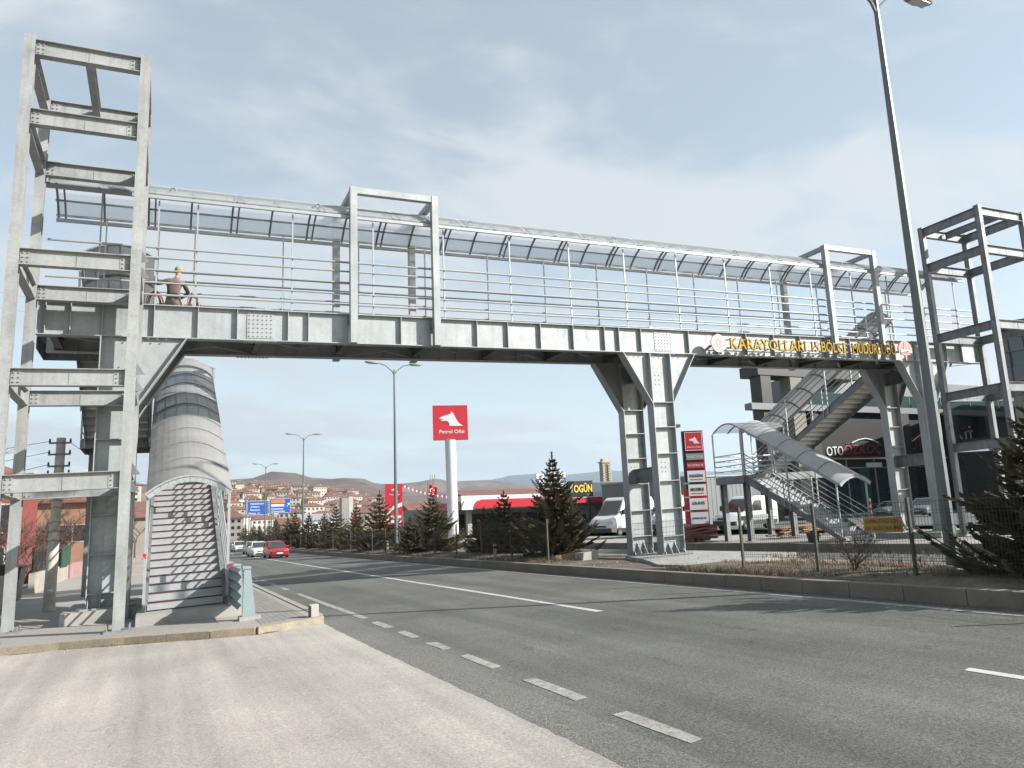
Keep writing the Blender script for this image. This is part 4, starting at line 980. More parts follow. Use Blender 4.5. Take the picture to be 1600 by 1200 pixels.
def house(name, label, cx, cy, w, d, h, roof_h, mw, mr, z0=0, rz=0, wins=(), over=.5, ridge='x', group=None, z_abs=None, chim=True, cat='house'):
    t = thing(name, label, cat, gp(cx,cy,z0) if z_abs is None else V((cx,cy,z_abs)), group, rz)
    b = MB(); b.box(-w/2,w/2,-d/2,d/2,-3,h); wl = b.build('wall', mw, t, local=True)
    b = MB(); W_, D_ = w/2+over, d/2+over; rl = max(.3, W_-D_*.9) if ridge == 'x' else 0; 
    k = [(-W_,-D_,h),(W_,-D_,h),(W_,D_,h),(-W_,D_,h),(-rl,0,h+roof_h),(rl,0,h+roof_h)]
    b.v += [V(p) for p in k]+[V((-W_,-D_,h-.18)),V((W_,-D_,h-.18)),V((W_,D_,h-.18)),V((-W_,D_,h-.18))]
    b.f += [(0,1,5,4),(1,2,5),(2,3,4,5),(3,0,4),(6,7,1,0),(7,8,2,1),(8,9,3,2),(9,6,0,3),(9,8,7,6)]; b.m += [0]*9
    r = b.build('roof', mr, t, local=True)
    if chim: b = MB(); b.box(w*.18,w*.18+.5,-.25,.25,h+roof_h*.5,h+roof_h+.5); b.build('chimney', M['white_wall'], r, local=True)
    for (x,z,ww,hh) in wins:
        b = MB(); b.box(x-ww/2,x+ww/2,-d/2-.03,-d/2-.005,z,z+hh); f = b.build('window', M['white_wall'], t, local=True)
        b = MB(); nn_ = max(1,round(ww/.9))
        for i in range(nn_): b.box(x-ww/2+.06+i*ww/nn_,x-ww/2-.06+(i+1)*ww/nn_,-d/2-.045,-d/2-.03,z+.07,z+hh-.07)
        b.build('pane', M['glass'], f, local=True)
    return t
house('red_house','red two storey house with broad windows behind bare branches', -10.6, 47, 8.6, 8, 5.4, 1.9, M['red_wall'], M['red_brick'], 0, R(12), ((-2,1.0,2.6,1.3),(1.9,1.0,2.4,1.3),(-2,2.9,2.6,1.45),(1.9,2.9,2.8,1.45)))
house('orange_house','orange house with a tiled roof and long white window band', -7.9, 72, 9.4, 9, 5.6, 2.2, M['orange_wall'], M['red_brick'], 0, R(-4), ((2.6,2.4,4.6,1.35),(-2.2,2.4,2.0,1.5),(-2.2,.3,1.6,1.3)))
house('white_house','white house with red roof seen beyond the orange house', -9, 104, 11, 9, 6.4, 2.4, M['white_wall'], M['red_brick'], 0, .1, ((-2.6,3.6,1.4,1.4),(2,3.6,1.4,1.4),(2,.8,1.4,1.4)))
house('grey_house','brown brick house with red roof uphill of the orange house', -14, 130, 13, 10, 9.2, 2.6, M['beige_wall'], M['red_brick'], 0, -.1, ((-3,6,1.4,1.4),(1,6,1.4,1.4),(4,6,1.4,1.4),(1,3,1.4,1.4)))
house('street_house','small house with red roof closing the side street behind the stairway', -2.2, 118, 13, 9, 5.4, 2.2, M['beige_wall'], M['red_brick'], 0, .05, ((-3,2.4,1.6,1.4),(2,2.4,1.6,1.4)))
BG = 'bare trees by the left houses'
bare('bare tree at the end of the side street behind the stairway', gp(-2.4,96,.1), 7, 41, .7, 6, .12, group=BG)
bare('tall bare tree reaching above the rails at the left edge', gp(-8.2,31,.1), 8.4, 9, .55, 6, .11, group=BG)
bare('bare tree in front of the red house', gp(-6.2,36,.1), 5.2, 12, .65, 6, .08, group=BG)
bare('bare tree between the concrete pole and the column', gp(-5.2,50,.1), 4.6, 15, .7, 6, .08, group=BG)
bare('dense bare shrub under the orange house', gp(-6.5,58,.1), 4.2, 18, .8, 5, .05, group=BG, multi=4)
bare('second bare tree beside the red house wall', gp(-8.4,41,.1), 6.2, 33, .65, 6, .09, group=BG)
bare('wide bare shrub behind the iron railings', gp(-5.6,39,.1), 3.6, 35, .85, 6, .05, group=BG, multi=6)
bare('bare shrub behind the green mesh sheet', gp(-5.4,46,.1), 3.4, 37, .85, 5, .05, group=BG, multi=6)
bare('low bare shrub behind the near garden wall', gp(-5.6,26.5,.1), 3.4, 22, .8, 5, .03, group=BG, multi=5)
bare('bare tree standing between the red and the orange house', gp(-8,60,.1), 6.6, 27, .6, 6, .09, group=BG)

# loose gravel along the forecourt edge, the kerb foot and the verge
rnd = random.Random(12); b = MB()
def stones(n, fx, fy, s0, s1, z):
    for i in range(n):
        t = rnd.random(); x, y = fx(t), fy(t); s = rnd.uniform(s0,s1); a = rnd.uniform(0,6.3); u, v = V((math.cos(a),math.sin(a),rnd.uniform(-.2,.2)))*s, V((-math.sin(a),math.cos(a),0))*s*rnd.uniform(.6,1)
        k = len(b.v); c = V((x,y,z)); b.v += [c+u, c+v, c-u, c-v, c+V((s*.1,0,s*rnd.uniform(.4,.8)))]
        b.f += [(k,k+1,k+4),(k+1,k+2,k+4),(k+2,k+3,k+4),(k+3,k,k+4)]; b.m += [0]*4
g = lambda s: rnd.gauss(0,s)
stones(1100, lambda t: 2.92+g(.12), lambda t: 2+t*12.6, .003, .009, .010)
stones(900, lambda t: -8+t*9.2, lambda t: (15.66 if -8+t*9.2 < -1.5 else 15.66-(t*9.2-6.5)*.5)-abs(g(.14)), .004, .02, .012)
stones(350, lambda t: rnd.uniform(-6,2.6), lambda t: rnd.uniform(2.5,15), .003, .009, .012)
stones(900, lambda t: 10.26-abs(g(.12)), lambda t: -2+t*40, .004, .014, .0)
tag(b.build('gravel', M['kerb_pale'], grade=True, loc=(0,0,0)), kind='stuff', label='loose gravel and grit along the road edges')
lt = thing('crumpled_wrapper','small crumpled pale wrapper lying on the forecourt near the bottom edge','litter', gp(1.2,3.45,.012)); b = MB(); rings = []
for i in range(5): rings.append([(1.14+i*.035+rnd.uniform(-.006,.006),3.45+.035*math.cos(a)+rnd.uniform(-.012,.012),.03+.018*math.sin(a)+rnd.uniform(-.006,.006)) for a in [2*math.pi*j/7 for j in range(7)]])
b.loft(rings); b.build('wrapper', M['emb_white'], lt, grade=True)

# drifts of dirt against the forecourt kerb and the median kerb
b = MB(); rnd = random.Random(31)
def drift(pts, w, h, inward):
    P = [V((*q,0)) for q in pts]; rows = []
    for (a, c) in zip(P, P[1:]):
        k = max(1,int((c-a).length/.09))
        for i in range(k):
            p = a.lerp(c,i/k); d = (c-a).normalized(); nrm = V((d.y,-d.x,0))*inward
            f = max(0, NZ.noise(V((p.x*1.3,p.y*1.3,9)))+.25)*1.3; ww = w*f*rnd.uniform(.6,1.3)+.004; hh = h*f*rnd.uniform(.5,1.2)+.001
            q = p+nrm*ww; m_ = p+nrm*ww*.4
            rows.append([(p.x,p.y,.008+hh),(m_.x,m_.y,.008+hh*.8),(q.x,q.y,.006)])
    b.loft(rows, closed=False, cap=False)
drift([(2.80,14.60),(1.62,14.20),(.9,14.47),(-.45,15.24),(-1.5,15.70),(-2.5,15.94),(-9,17.42)], .22, .05, -1)
drift([(10.315,-4),(10.315,60)], .16, .03, 1)
drift([(10.315,60),(10.315,-4)], .16, .03, -1) if False else None
tag(b.build('dirt', M['soil'], grade=True, loc=(0,0,0), smooth=True), kind='stuff', label='dry dirt drifted against the kerbs')
# ================================================================= VEHICLES (local: front towards -y)
def ring(y, w, zb, zt, tw=.8, mid=.5):
    zm = zb+(zt-zb)*mid
    return [(-w*.94,y,zb),(w*.94,y,zb),(w,y,zb+(zt-zb)*.2),(w,y,zm),(w*.97,y,zt-(zt-zb)*.12),(w*tw,y,zt),(-w*tw,y,zt),(-w*.97,y,zt-(zt-zb)*.12),(-w,y,zm),(-w,y,zb+(zt-zb)*.2)]
def wheels(t, xs, ys, r, w=.2):
    for x in (-xs, xs):
        for y in ys:
            b = MB(); s = 1 if x > 0 else -1; b.cyl((x-s*w,y,r),r,(s*w,0,0),24); wh = b.build('wheel', M['rubber'], t, local=True)
            b = MB(); b.cyl((x-.01*s,y,r),r*.62,(s*.02,0,0),20); b.cyl((x,y,r),r*.2,(s*.03,0,0),10)
            b.build('rim', M['rim'], wh, local=True)
def car(label, paint, L_=4.25, W_=.86, H=1.46, group='cars driving down the road', hatch=True, name='car'):
    t = thing(name, label, 'car', (0,0,0), group); h = L_/2
    b = MB(); b.loft([ring(-h,W_*.80,.30,.62,.8),ring(-h+.08,W_*.92,.22,.70,.8),ring(-h+.45,W_*.99,.19,.79),ring(-.98,W_,.18,.91,.84),ring(-.6,W_,.18,.95,.86),ring(h*.55,W_,.18,.97,.86),ring(h-.35,W_*.98,.2,.97 if hatch else .92,.85),ring(h-.06,W_*.92,.25,.92,.85),ring(h,W_*.84,.33,.8,.8)])
    body = b.build('body', M[paint], t, local=True); smooth_by_angle(body, 35)
    for x in (-W_, W_):
        for y in (-h+.82, h-.82):
            pass
    yb0, yb1, yr0, yr1 = -1.02, h-(.12 if hatch else .55), -.28, h-(.62 if hatch else 1.1)
    def gh(b, k, z0, z1): 
        wb, wt = W_*.90*k, W_*.70*k
        b.loft([[(-wb,yb0,z0),(wb,yb0,z0),(wb,yb1,z0),(-wb,yb1,z0)],[(-wt,yr0,z1),(wt,yr0,z1),(wt,yr1,z1),(-wt,yr1,z1)]])
    b = MB(); gh(b, 1, .92, H-.05); g = b.build('windows', M['glass'], t, local=True)
    b = MB(); wt = W_*.72
    b.loft([[(-wt,yr0-.05,H-.06),(wt,yr0-.05,H-.06),(wt,yr1+.05,H-.06),(-wt,yr1+.05,H-.06)],[(-wt*.9,yr0+.12,H),(wt*.9,yr0+.12,H),(wt*.9,yr1-.1,H),(-wt*.9,yr1-.1,H)]])
    for s in (-1,1):
        for (ya,yb) in ((yb0,yr0),(yb1,yr1),(.35,.33)):
            b.bar((s*W_*.905,ya,.92),(s*W_*.71,yb,H-.05),.055,.055,(0,1,0))
    b.build('roof', M[paint], t, local=True)
    for s in (-1,1):
        b = MB(); b.loft([[(s*W_*.45,-h+.04,.56),(s*W_*.86,-h+.16,.60),(s*W_*.88,-h+.18,.72),(s*W_*.48,-h+.06,.66)],[(s*W_*.45,-h-.0,.56),(s*W_*.86,-h+.10,.60),(s*W_*.88,-h+.13,.72),(s*W_*.48,-h+.01,.66)]] if s<0 else [[(s*W_*.45,-h-.0,.56),(s*W_*.86,-h+.10,.60),(s*W_*.88,-h+.13,.72),(s*W_*.48,-h+.01,.66)],[(s*W_*.45,-h+.04,.56),(s*W_*.86,-h+.16,.60),(s*W_*.88,-h+.18,.72),(s*W_*.48,-h+.06,.66)]]); b.build('headlight', M['headlight'], t, local=True)
        b = MB(); b.bar((s*W_*.88,-.75,.98),(s*(W_+.17),-.72,1.02),.1,.13,(0,0,1)); b.build('mirror', M[paint], t, local=True)
    b = MB(); b.box(-W_*.42,W_*.42,-h-.012,-h+.03,.52,.62); b.box(-W_*.6,W_*.6,-h-.004,-h+.1,.29,.40); b.build('grille', M['dark'], t, local=True)
    b = MB(); b.box(-.26,.26,-h-.024,-h-.013,.41,.52); b.build('number_plate', M['white'], t, local=True)
    wheels(t, W_*.99, (-h+.82, h-.82), .31)
    return t
def van(label, L_, W_, H, paint='car_white', group='white vans parked by the station', hood=.95, cat='van', long_glass=False):
    'panel van: short bonnet, raked screen, tall box'
    t = thing('van', label, cat, (0,0,0), group); h = L_/2
    hz = H*.50
    b = MB(); b.loft([ring(-h,W_*.82,.35,hz*.72,.85),ring(-h+.1,W_*.95,.28,hz*.82,.85),ring(-h+.55,W_,.25,hz*.97,.85),ring(-h+hood,W_,.25,hz*1.06,.88),ring(-h+hood+.45,W_,.25,hz*1.35,.86),ring(-h+hood+1.0,W_,.25,H*.93,.80),ring(-h+hood+1.35,W_,.25,H,.80),ring(h-.1,W_,.25,H,.82),ring(h,W_*.97,.3,H*.97,.8)])
    body = b.build('body', M[paint], t, local=True); smooth_by_angle(body, 35)
    b = MB()
    y0, y1 = -h+hood+.02, -h+hood+.98; z0, z1 = hz*1.09, H*.915
    b.face([(-W_*.80,y0-.03,z0),(W_*.80,y0-.03,z0),(W_*.70,y1-.04,z1),(-W_*.70,y1-.04,z1)]); b.face([(-W_*.80,y0-.05,z0),(-W_*.70,y1-.06,z1),(W_*.70,y1-.06,z1),(W_*.80,y0-.05,z0)]); b.build('windscreen', M['glass'], t, local=True)
    for s in (-1,1):
        b = MB(); q = [(s*(W_+.006),y0+.42,z0+.02),(s*(W_+.006),y1+.72,z0+.02),(s*(W_+.0),y1+.72,H*.86),(s*(W_+.0),y1+.1,H*.86)]; b.prism(q,(s*.012,0,0)); b.build('side_window', M['glass'], t, local=True)
        b = MB(); b.bar((s*W_*.62,-h+.02,hz*.66),(s*W_*.94,-h+.16,hz*.70),.16,.2,(0,0,1)); b.build('headlight', M['headlight'], t, local=True)
        b = MB(); b.bar((s*W_,y0+.45,z0+.18),(s*(W_+.24),y0+.38,z0+.2),.12,.3,(0,0,1)); b.build('mirror', M['dark'], t, local=True)
        b = MB(); b.box(min(s*W_,s*(W_+.015)),max(s*W_,s*(W_+.015)),-h+.6,h-.2,.30,.52); b.build('side_moulding', M['dark'], t, local=True)
    b = MB(); b.box(-W_*.88,W_*.88,-h-.02,-h+.12,.28,.55); b.box(-W_*.5,W_*.5,-h-.015,-h+.05,.60,.72); b.build('bumper', M['dark'], t, local=True)
    wheels(t, W_*1.0, (-h+.95, h-1.15), .35, .22)
    return t
def place(o, x, y, z=0, rz=0): o.location = gp(x,y,z); o.rotation_euler.z = rz
place(car('red hatchback leading the line of cars', 'car_red'), 7.72, 57, 0, R(2))
place(car('white car just behind the red hatchback', 'car_white'), 7.35, 64.5, 0, R(2))
place(car('silver car third in the line behind the red hatchback', 'car_silver', hatch=False), 8.0, 75, 0, R(2))
place(car('white car last in the line, beside the stairway', 'car_white', hatch=False, H=1.44), 8.35, 92, 0, R(3))
PC = 'cars parked outside the showroom'
place(car('silver grey hatchback parked behind the right bridge column', 'car_grey', group=PC), 57.2, 41.2, -.25, R(-75))
place(car('dark blue car parked at the right, half hidden by the fir', 'car_dark', group=PC), 49, 29.3, -.25, R(-60))
place(car('white car parked in front of the dark blue car behind the fir', 'car_white', group=PC), 41.6, 23.2, -.25, R(-70))
place(car('pale car parked close to the showroom glass', 'car_silver', group=PC), 70, 54.5, -.25, R(-80))
place(car('dark red car parked behind the small white van', 'rust', group=PC), 45.5, 42.5, -.25, R(-70))
v1 = van('tall white van left of the middle columns', 5.9, 1.0, 2.65); place(v1, 30.3, 45.6, -.25, R(-66))
place(van('white van half hidden between the two middle columns', 5.6, 1.0, 2.5), 33.6, 43.4, -.25, R(-62))
sv = van('small white delivery van with a picture panel on its side', 4.4, .88, 1.95, hood=.9); place(sv, 33.75, 36.8, -.25, R(-76)); sv.scale = (1.06,)*3
b = MB(); b.box(-.90,-.885,.15,1.75,.95,1.62); pn = b.build('picture_panel', M['beige_wall'], sv, local=True)
b = MB(); b.box(-.906,-.90,.2,.8,1.12,1.4); b.build('photo_strip', M['green_letter'], pn, local=True); b = MB(); b.prism([(-.906,1.2,1.05),(-.906,1.65,1.2),(-.906,1.5,1.5),(-.906,1.15,1.4)],(-.004,0,0)); b.build('photo_patch', M['yellow_letter'], pn, local=True)

for o in C.objects:
    if o.get('group') == 'cars driving down the road': o.scale = (.8,)*3
# ================================================================= FILLING STATION SIGNS
def basis(p, tilt=0):
    'right and normal of a board that stands square to the road user'
    a = math.atan2(p.y, p.x)+tilt; n = V((-math.cos(a),-math.sin(a),0)); return V((math.sin(a),-math.cos(a),0)), n
def board(b, o, r, w, h, th, mi=0):
    n = r.cross(ZU); return b.quadbox(o-r*w/2-n*th, r*w, ZU*h, n*th, mi)
p0 = at(710,833,80); s0 = thing('filling_station_sign','tall square red Petrol Ofisi sign on a thick white pole','sign', V((p0.x,p0.y,G(p0.x,p0.y)-.5)))
r, n = basis(p0, .12); tl, br = at(676.5,633,80), at(731,687,80); w = 4.05; hh = 4.05; cz = (tl.z+br.z)/2; cc = (tl+br)/2
b = MB(); board(b, V((cc.x,cc.y,cz-hh/2)), r, w, hh, .5); b.build('board', M['red'], s0)
b = MB(); o = V((cc.x,cc.y,cz-hh/2))-r*w/2+n*.0; logo(b, o+n*.001, r, ZU, w, .03); text_mb(b,'Petrol Ofisi',o+r*w*.17+ZU*w*.19,r,ZU,w*.72,w*.105,.03,0,.012); b.build('lettering', M['white'], s0)
pb = V((p0.x+.05,p0.y,0)); b = MB(); b.tube((cc.x+.1,cc.y+.25,s0.location.z-.2),(cc.x+.0,cc.y+.25,cz-hh/2),.62,.62,28); q = b.build('pole', M['white'], s0); smooth_by_angle(q)
# price totem with the white swoosh
p1 = at(616,830,100); t1 = thing('price_totem','tall red price totem with a white swoosh behind the lamp','sign', V((p1.x,p1.y,G(p1.x,p1.y)-.6)))
r, n = basis(p1,.1); w, h = 2.35, 7.3; o = V((p1.x,p1.y,at(615,756,100).z-h)); b = MB(); board(b,o,r,w,h,.4); b.build('board', M['red'], t1)
oo = o-r*w/2; b = MB(); logo(b, oo+r*.55+ZU*(h-1.75)+n*.001, r, ZU, 1.5, .03); text_mb(b,'Petrol Ofisi',oo+r*.6+ZU*(h-1.55),r,ZU,1.35,.2,.03,0,.01); b.build('lettering', M['white'], t1)
b = MB(); U = lambda x,z: oo+r*x+ZU*z+n*.001
b.prism([U(.1,.3),U(.5,.3),U(.5,2.9),U(.62,3.35),U(.95,3.75),U(2.3,4.2),U(2.3,4.75),U(.9,4.2),U(.4,3.75),U(.15,3.2)], n*.03)
for i in range(4): b.prism([U(.75,2.6-i*.62),U(2.15,2.6-i*.62),U(2.15,2.95-i*.62),U(.75,2.95-i*.62)], n*.03)
b.build('swoosh', M['white'], t1)
# brand totem by the second carriageway
p2 = at(1092,829,40); t2 = thing('brand_totem','narrow red totem with stacked white product panels beyond the middle columns','sign', V((p2.x,p2.y,G(p2.x,p2.y)-.25)))
r, n = basis(p2, .22)
def tp(px, py): return at(px,py,40)
lowz, topz = tp(1095,827).z, tp(1082,673).z; cx_, cy_ = p2.x, p2.y
H2 = topz-lowz; W2 = 1.55; base = V((cx_,cy_,lowz))
b = MB(); b.quadbox(base-r*(W2*.5)-n*.35, r*W2, ZU*H2*.40, n*.30); b.build('cabinet', M['red'], t2)
b = MB(); b.quadbox(base-r*(W2*.40)+ZU*H2*.40-n*.35, r*W2*.86, ZU*H2*.60, n*.28); b.build('mast', M['black'], t2)
b = MB(); b.quadbox(base+r*(W2*.46)+ZU*H2*.40-n*.34, r*.08, ZU*H2*.60, n*.30); b.build('edge_strip', M['red'], t2)
def panel(f0, f1, m, inset=.0, x0=-.30, x1=.46):
    b = MB(); b.quadbox(base+r*(W2*x0)+ZU*H2*f0-n*.05, r*W2*(x1-x0), ZU*H2*(f1-f0), n*.07); return b.build('panel', M[m], t2), base+r*(W2*x0)+ZU*H2*f0+n*.02, W2*(x1-x0), H2*(f1-f0)
def lettered(pan, body, x, y, w, h, m, bold=.01, bar_=None):
    pl, o, pw, ph = pan; b = MB(); text_mb(b, body, o+r*pw*x+ZU*ph*y, r, ZU, pw*w, ph*h, .012, 0, bold); b.build('lettering', M[m], pl)
    if bar_: b = MB(); b.quadbox(o+r*pw*.14+ZU*ph*.17, r*pw*.72, ZU*ph*.1, n*.012); b.build('stripe', M[bar_], pl)
pn = panel(.795,.985,'red'); b = MB(); logo(b, pn[1]+r*pn[2]*.06+ZU*pn[3]*.02, r, ZU, pn[2]*.95, .012); text_mb(b,'Petrol Ofisi',pn[1]+r*pn[2]*.12+ZU*pn[3]*.14,r,ZU,pn[2]*.76,pn[3]*.1,.012,0,.012); b.build('lettering', M['white'], pn[0])
b = MB()
for a in (0,.97): b.quadbox(pn[1]+r*pn[2]*a, r*pn[2]*.03, ZU*pn[3], n*.008); b.quadbox(pn[1]+ZU*pn[3]*a, r*pn[2], ZU*pn[3]*.03, n*.010)
b.build('border', M['white'], pn[0])
lettered(panel(.70,.765,'grey_panel'),'MADENİ YAĞLAR',.05,.3,.9,.35,'white')
pr_ = panel(.615,.675,'red'); lettered(pr_,'Petrol Ofisi Madeni Yağ',.06,.35,.88,.35,'white')
lettered(panel(.475,.59,'white'),'maxima',.12,.42,.76,.38,'dark',.012,'sign_yellow')
lettered(panel(.335,.45,'white'),'MAXIMUS',.12,.42,.76,.30,'dark',.02,'sign_yellow')
lettered(panel(.195,.31,'white'),'GRAVIS',.14,.45,.72,.28,'dark',.008)
lettered(panel(.055,.17,'white'),'HYDRO OIL TR',.12,.42,.76,.16,'dark',.004)
for f in (.315,.455,.18):
    b = MB(); b.quadbox(base-r*(W2*.5)+ZU*H2*f-n*.02, r*W2*.25, ZU*H2*.017, n*.04); b.build('joint_cover', M['grey_panel'], t2)
fl = thing('floodlight_mast','slim dark mast with a floodlight beside the brand totem','floodlight', V((base.x,base.y+.4,t2.location.z))); q = base-r*1.05-n*.5
b = MB(); b.tube((q.x,q.y,t2.location.z-.1),(q.x,q.y,topz+.25),.09,.08,8); b.build('mast', M['dark'], fl)
b = MB(); b.quadbox(V((q.x,q.y,topz+.3))-r*.45, r*.35, ZU*.2, n*.3); b.quadbox(V((q.x,q.y,topz+.3))+r*.08, r*.35, ZU*.2, n*.3); b.bar(V((q.x,q.y,topz+.3))-r*.3,V((q.x,q.y,topz+.3))+r*.3,.05,.05); b.build('lamp_head', M['lamp_steel'], fl)

# ================================================================= FILLING STATION BUILDINGS
A0, A1 = at(730,785,86), at(905,780,86); zc_ = -.4
stn = thing('filling_station','filling station with a red and white canopy fascia and dark shop windows','filling station', V((40,92,-1.2)))
zt = at(735,772,86).z; zb_ = at(735,797,86).z
b = MB(); b.box(A0.x,58,88,98,zb_+.1,zt-.15); b.build('canopy', M['white'], stn)
b = MB(); b.box(A0.x+1.6,58.2,87.85,87.99,zb_+.2,zb_+1.3); b.box(A0.x-.12,A0.x-.01,88.2,98,zb_+.15,zb_+1.05); b.build('red_fascia', M['red'], stn)
b = MB(); o = V((A0.x,87.98,zb_))
pts = [(0,.05),(1.5,.05),(1.5,.3),(1.62,.7),(2.0,1.1),(2.6,1.25),(2.6,1.75),(1.2,1.65),(.4,1.2),(0,.4)]; b.prism([o+V((x,-.1,z)) for x,z in pts],(0,-.06,0)); b.build('swoosh', M['white'], stn)
b = MB(); b.prism([(A0.x+1,90,zt-.14),(A0.x+1,97,zt-.14),(A0.x+1,94,zt+.75)],(22,0,0)); b.build('tiled_roof', M['red_brick'], stn)
for x in (36.3,42,47.6,53.2,58):
    b = MB(); b.box(x-.3,x+.3,90,90.6,-1.4,zb_+.1); b.build('pillar', M['white_wall'], stn)
b = MB(); b.box(33.5,61,99,110,-1.6,zb_+.4); b.build('shop', M['beige_wall'], stn)
for x in (35.5,40,44.5,49,53.5):
    b = MB(); b.box(x,x+3.6,98.9,98.98,-.6,zb_-.5); w_ = b.build('shop_window', M['glass'], stn)
    b = MB(); b.box(x+1.75,x+1.85,98.86,98.9,-.6,zb_-.5); b.build('mullion', M['white_wall'], w_)
b = MB(); b.box(43.2,44.4,98.7,98.85,-1.0,2.0); b.build('teal_panel', M['plastic_teal'], stn)
for i,x in enumerate((38.6,45.2,50.8)):
    pu = thing('fuel_pump',('fuel pump at the left end under the station canopy','fuel pump behind the fir, under the station canopy','red fuel pump seen right under the canopy')[i],'fuel pump', V((x,91.5,-1.3)),'fuel pumps under the canopy')
    b = MB(); b.box(x-.5,x+.5,91.2,91.8,-1.4,.7); bd = b.build('cabinet', M['red'], pu); b = MB(); b.box(x-.38,x+.38,91.16,91.2,-.1,.5); b.build('display', M['dark'], bd); b = MB(); b.box(x-.52,x+.52,91.15,91.85,.7,.95); b.build('top_cover', M['white'], pu)
# second building with the long red fascia behind the vans
B0, B1 = at(925,775,72), at(1047,770,72)
wb = thing('workshop_hall','long hall with grey sheet roof and red and white fascia behind the vans','building', V((52,76,-1)))
b = MB(); b.box(43,64,76,80,-1.4,2.9); b.build('wall', M['beige_wall'], wb)
b = MB(); b.prism([(42.5,74.5,3.72),(42.5,78,5.0),(42.5,80,5.0),(42.5,80,3.72)],(22,0,0)); b.build('roof', M['roof_gray'], wb)
b = MB(); b.box(42.4,64.5,74.2,74.5,2.5,3.1); b.build('red_fascia', M['red'], wb); b = MB(); b.box(42.4,64.5,74.15,74.52,3.1,3.7); b.build('white_fascia', M['white'], wb)
for i,x in enumerate((43.4,47.4,51.4,55.4,59.4)):
    b = MB(); b.box(x,x+3.2,75.9,75.98,-.9,2.1); d_ = b.build('bay_door', M['cladding_dark'] if i%2 else M['roof_gray'], wb); b = MB(); b.box(x+1.4,x+1.9,75.84,75.9,.4,1.2); b.build('pane', M['glass'], d_)
gw = thing('grey_hall','windowless grey corrugated hall behind the brand totem and small van','building', V((49,55,-.2)))
c0, c1 = at(1102,745,55), at(1160,742,55)
b = MB(); b.box(c0.x-2,c1.x+1,55,70,-.6,c0.z+.0); wl = b.build('wall', M['corr'], gw)
b = MB(); b.box(c0.x-2.1,c1.x+1.1,54.9,70.1,c0.z,c0.z+.14); b.build('roof', M['roof_gray'], gw)
b = MB()
for i in range(14): x = c0.x-1.9+i*.5; b.box(x,x+.03,54.98,54.995,-.6,c0.z-.05)
b.build('ribs', M['corr'], gw)
# billboards
og = thing('billboard','black billboard with yellow OGÜN letters right of the large fir','billboard', V((41.5,70,-.9)))
a_, c_ = at(887,752.5,70), at(927,776.5,70); w = c_.x-a_.x; r = V((1,0,.02)).normalized(); n = V((0,-1,0))
b = MB(); b.quadbox(V((a_.x,70,c_.z)), V((w,0,.08)), ZU*(a_.z-c_.z), V((0,.25,0))); b.build('board', M['black'], og)
b = MB(); text_mb(b,'OGÜN',V((a_.x+w*.22,69.97,c_.z+.55)),r,ZU,w*.74,.80,.05,0,.03); b.build('lettering', M['yellow_letter'], og)
b = MB(); text_mb(b,'OTO',V((a_.x+w*.72,69.97,c_.z+.15)),r,ZU,w*.22,.2,.04,0,.01); b.prism([V((a_.x+.05,69.97,c_.z+.6)),V((a_.x+.55,69.97,c_.z+.5)),V((a_.x+.55,69.97,c_.z+1.5)),V((a_.x+.3,69.97,c_.z+1.2))],(0,-.04,0)); b.build('small_mark', M['grey_panel'], og)
for x in (a_.x+.5,c_.x-.5): b = MB(); b.box(x-.1,x+.1,70.05,70.2,-1.1,c_.z); b.build('post', M['dark'], og)
ac = thing('billboard','white and navy course billboard half hidden by the large fir','billboard', V((40.4,75,-.9)))
a_, c_ = at(838,737,75), at(885,764,75); w = c_.x-a_.x; h = a_.z-c_.z-.25
b = MB(); b.quadbox(V((a_.x,75,c_.z)), V((w,0,.1)), ZU*h, V((0,.25,0))); b.build('board', M['white'], ac)
b = MB(); b.quadbox(V((a_.x+.02,74.97,c_.z+h*.33)), V((w-.04,0,.1)), ZU*h*.36, V((0,.03,0))); b.build('navy_band', M['navy'], ac)
b = MB(); text_mb(b,'ACADEMİ',V((a_.x+w*.26,74.97,c_.z+h*.76)),r,ZU,w*.68,h*.17,.03,0,.03); text_mb(b,'MERKEZİ',V((a_.x+w*.07,74.97,c_.z+h*.07)),r,ZU,w*.8,h*.17,.03,0,.03); b.build('green_lettering', M['green_letter'], ac)
b = MB(); text_mb(b,'AP',V((a_.x+w*.07,74.97,c_.z+h*.76)),r,ZU,w*.14,h*.17,.03,0,.0,.3); b.build('dark_lettering', M['navy'], ac)
b = MB(); text_mb(b,'PSİKOTEKNİK',V((a_.x+w*.07,74.94,c_.z+h*.41)),r,ZU,w*.86,h*.19,.03,0,.03); b.build('white_lettering', M['white'], ac)
for x in (a_.x+.6,c_.x-.6): b = MB(); b.box(x-.1,x+.1,75.05,75.2,-1.1,c_.z); b.build('post', M['grey_panel'], ac)
# containers, monolith, banner, flag
def container(label, px0, px1, pyt, pyb, Y, d, m, name='container', win=None):
    a, c = at(px0,pyt,Y), at(px1,pyb,Y); t = thing(name, label, 'container', V(((a.x+c.x)/2,Y,c.z)))
    b = MB(); b.box(a.x,c.x,Y,Y+d,c.z,a.z); bd = b.build('body', M[m], t)
    b = MB(); k = int((c.x-a.x)/.3)
    for i in range(k): x = a.x+.1+i*.3; b.box(x,x+.1,Y-.04,Y-.005,c.z+.1,a.z-.1)
    b.build('ribs', M[m], bd)
    if win: x0 = a.x+(c.x-a.x)*win[0]; x1 = a.x+(c.x-a.x)*win[1]; b = MB(); b.box(x0,x1,Y-.1,Y-.045,c.z+(a.z-c.z)*.3,c.z+(a.z-c.z)*.8); b.build('window', M[win[2]], t)
    return t
container('white container with a navy end behind the white sign pole',684,740,797,816,106,2.6,'white',win=(.03,.27,'navy'))
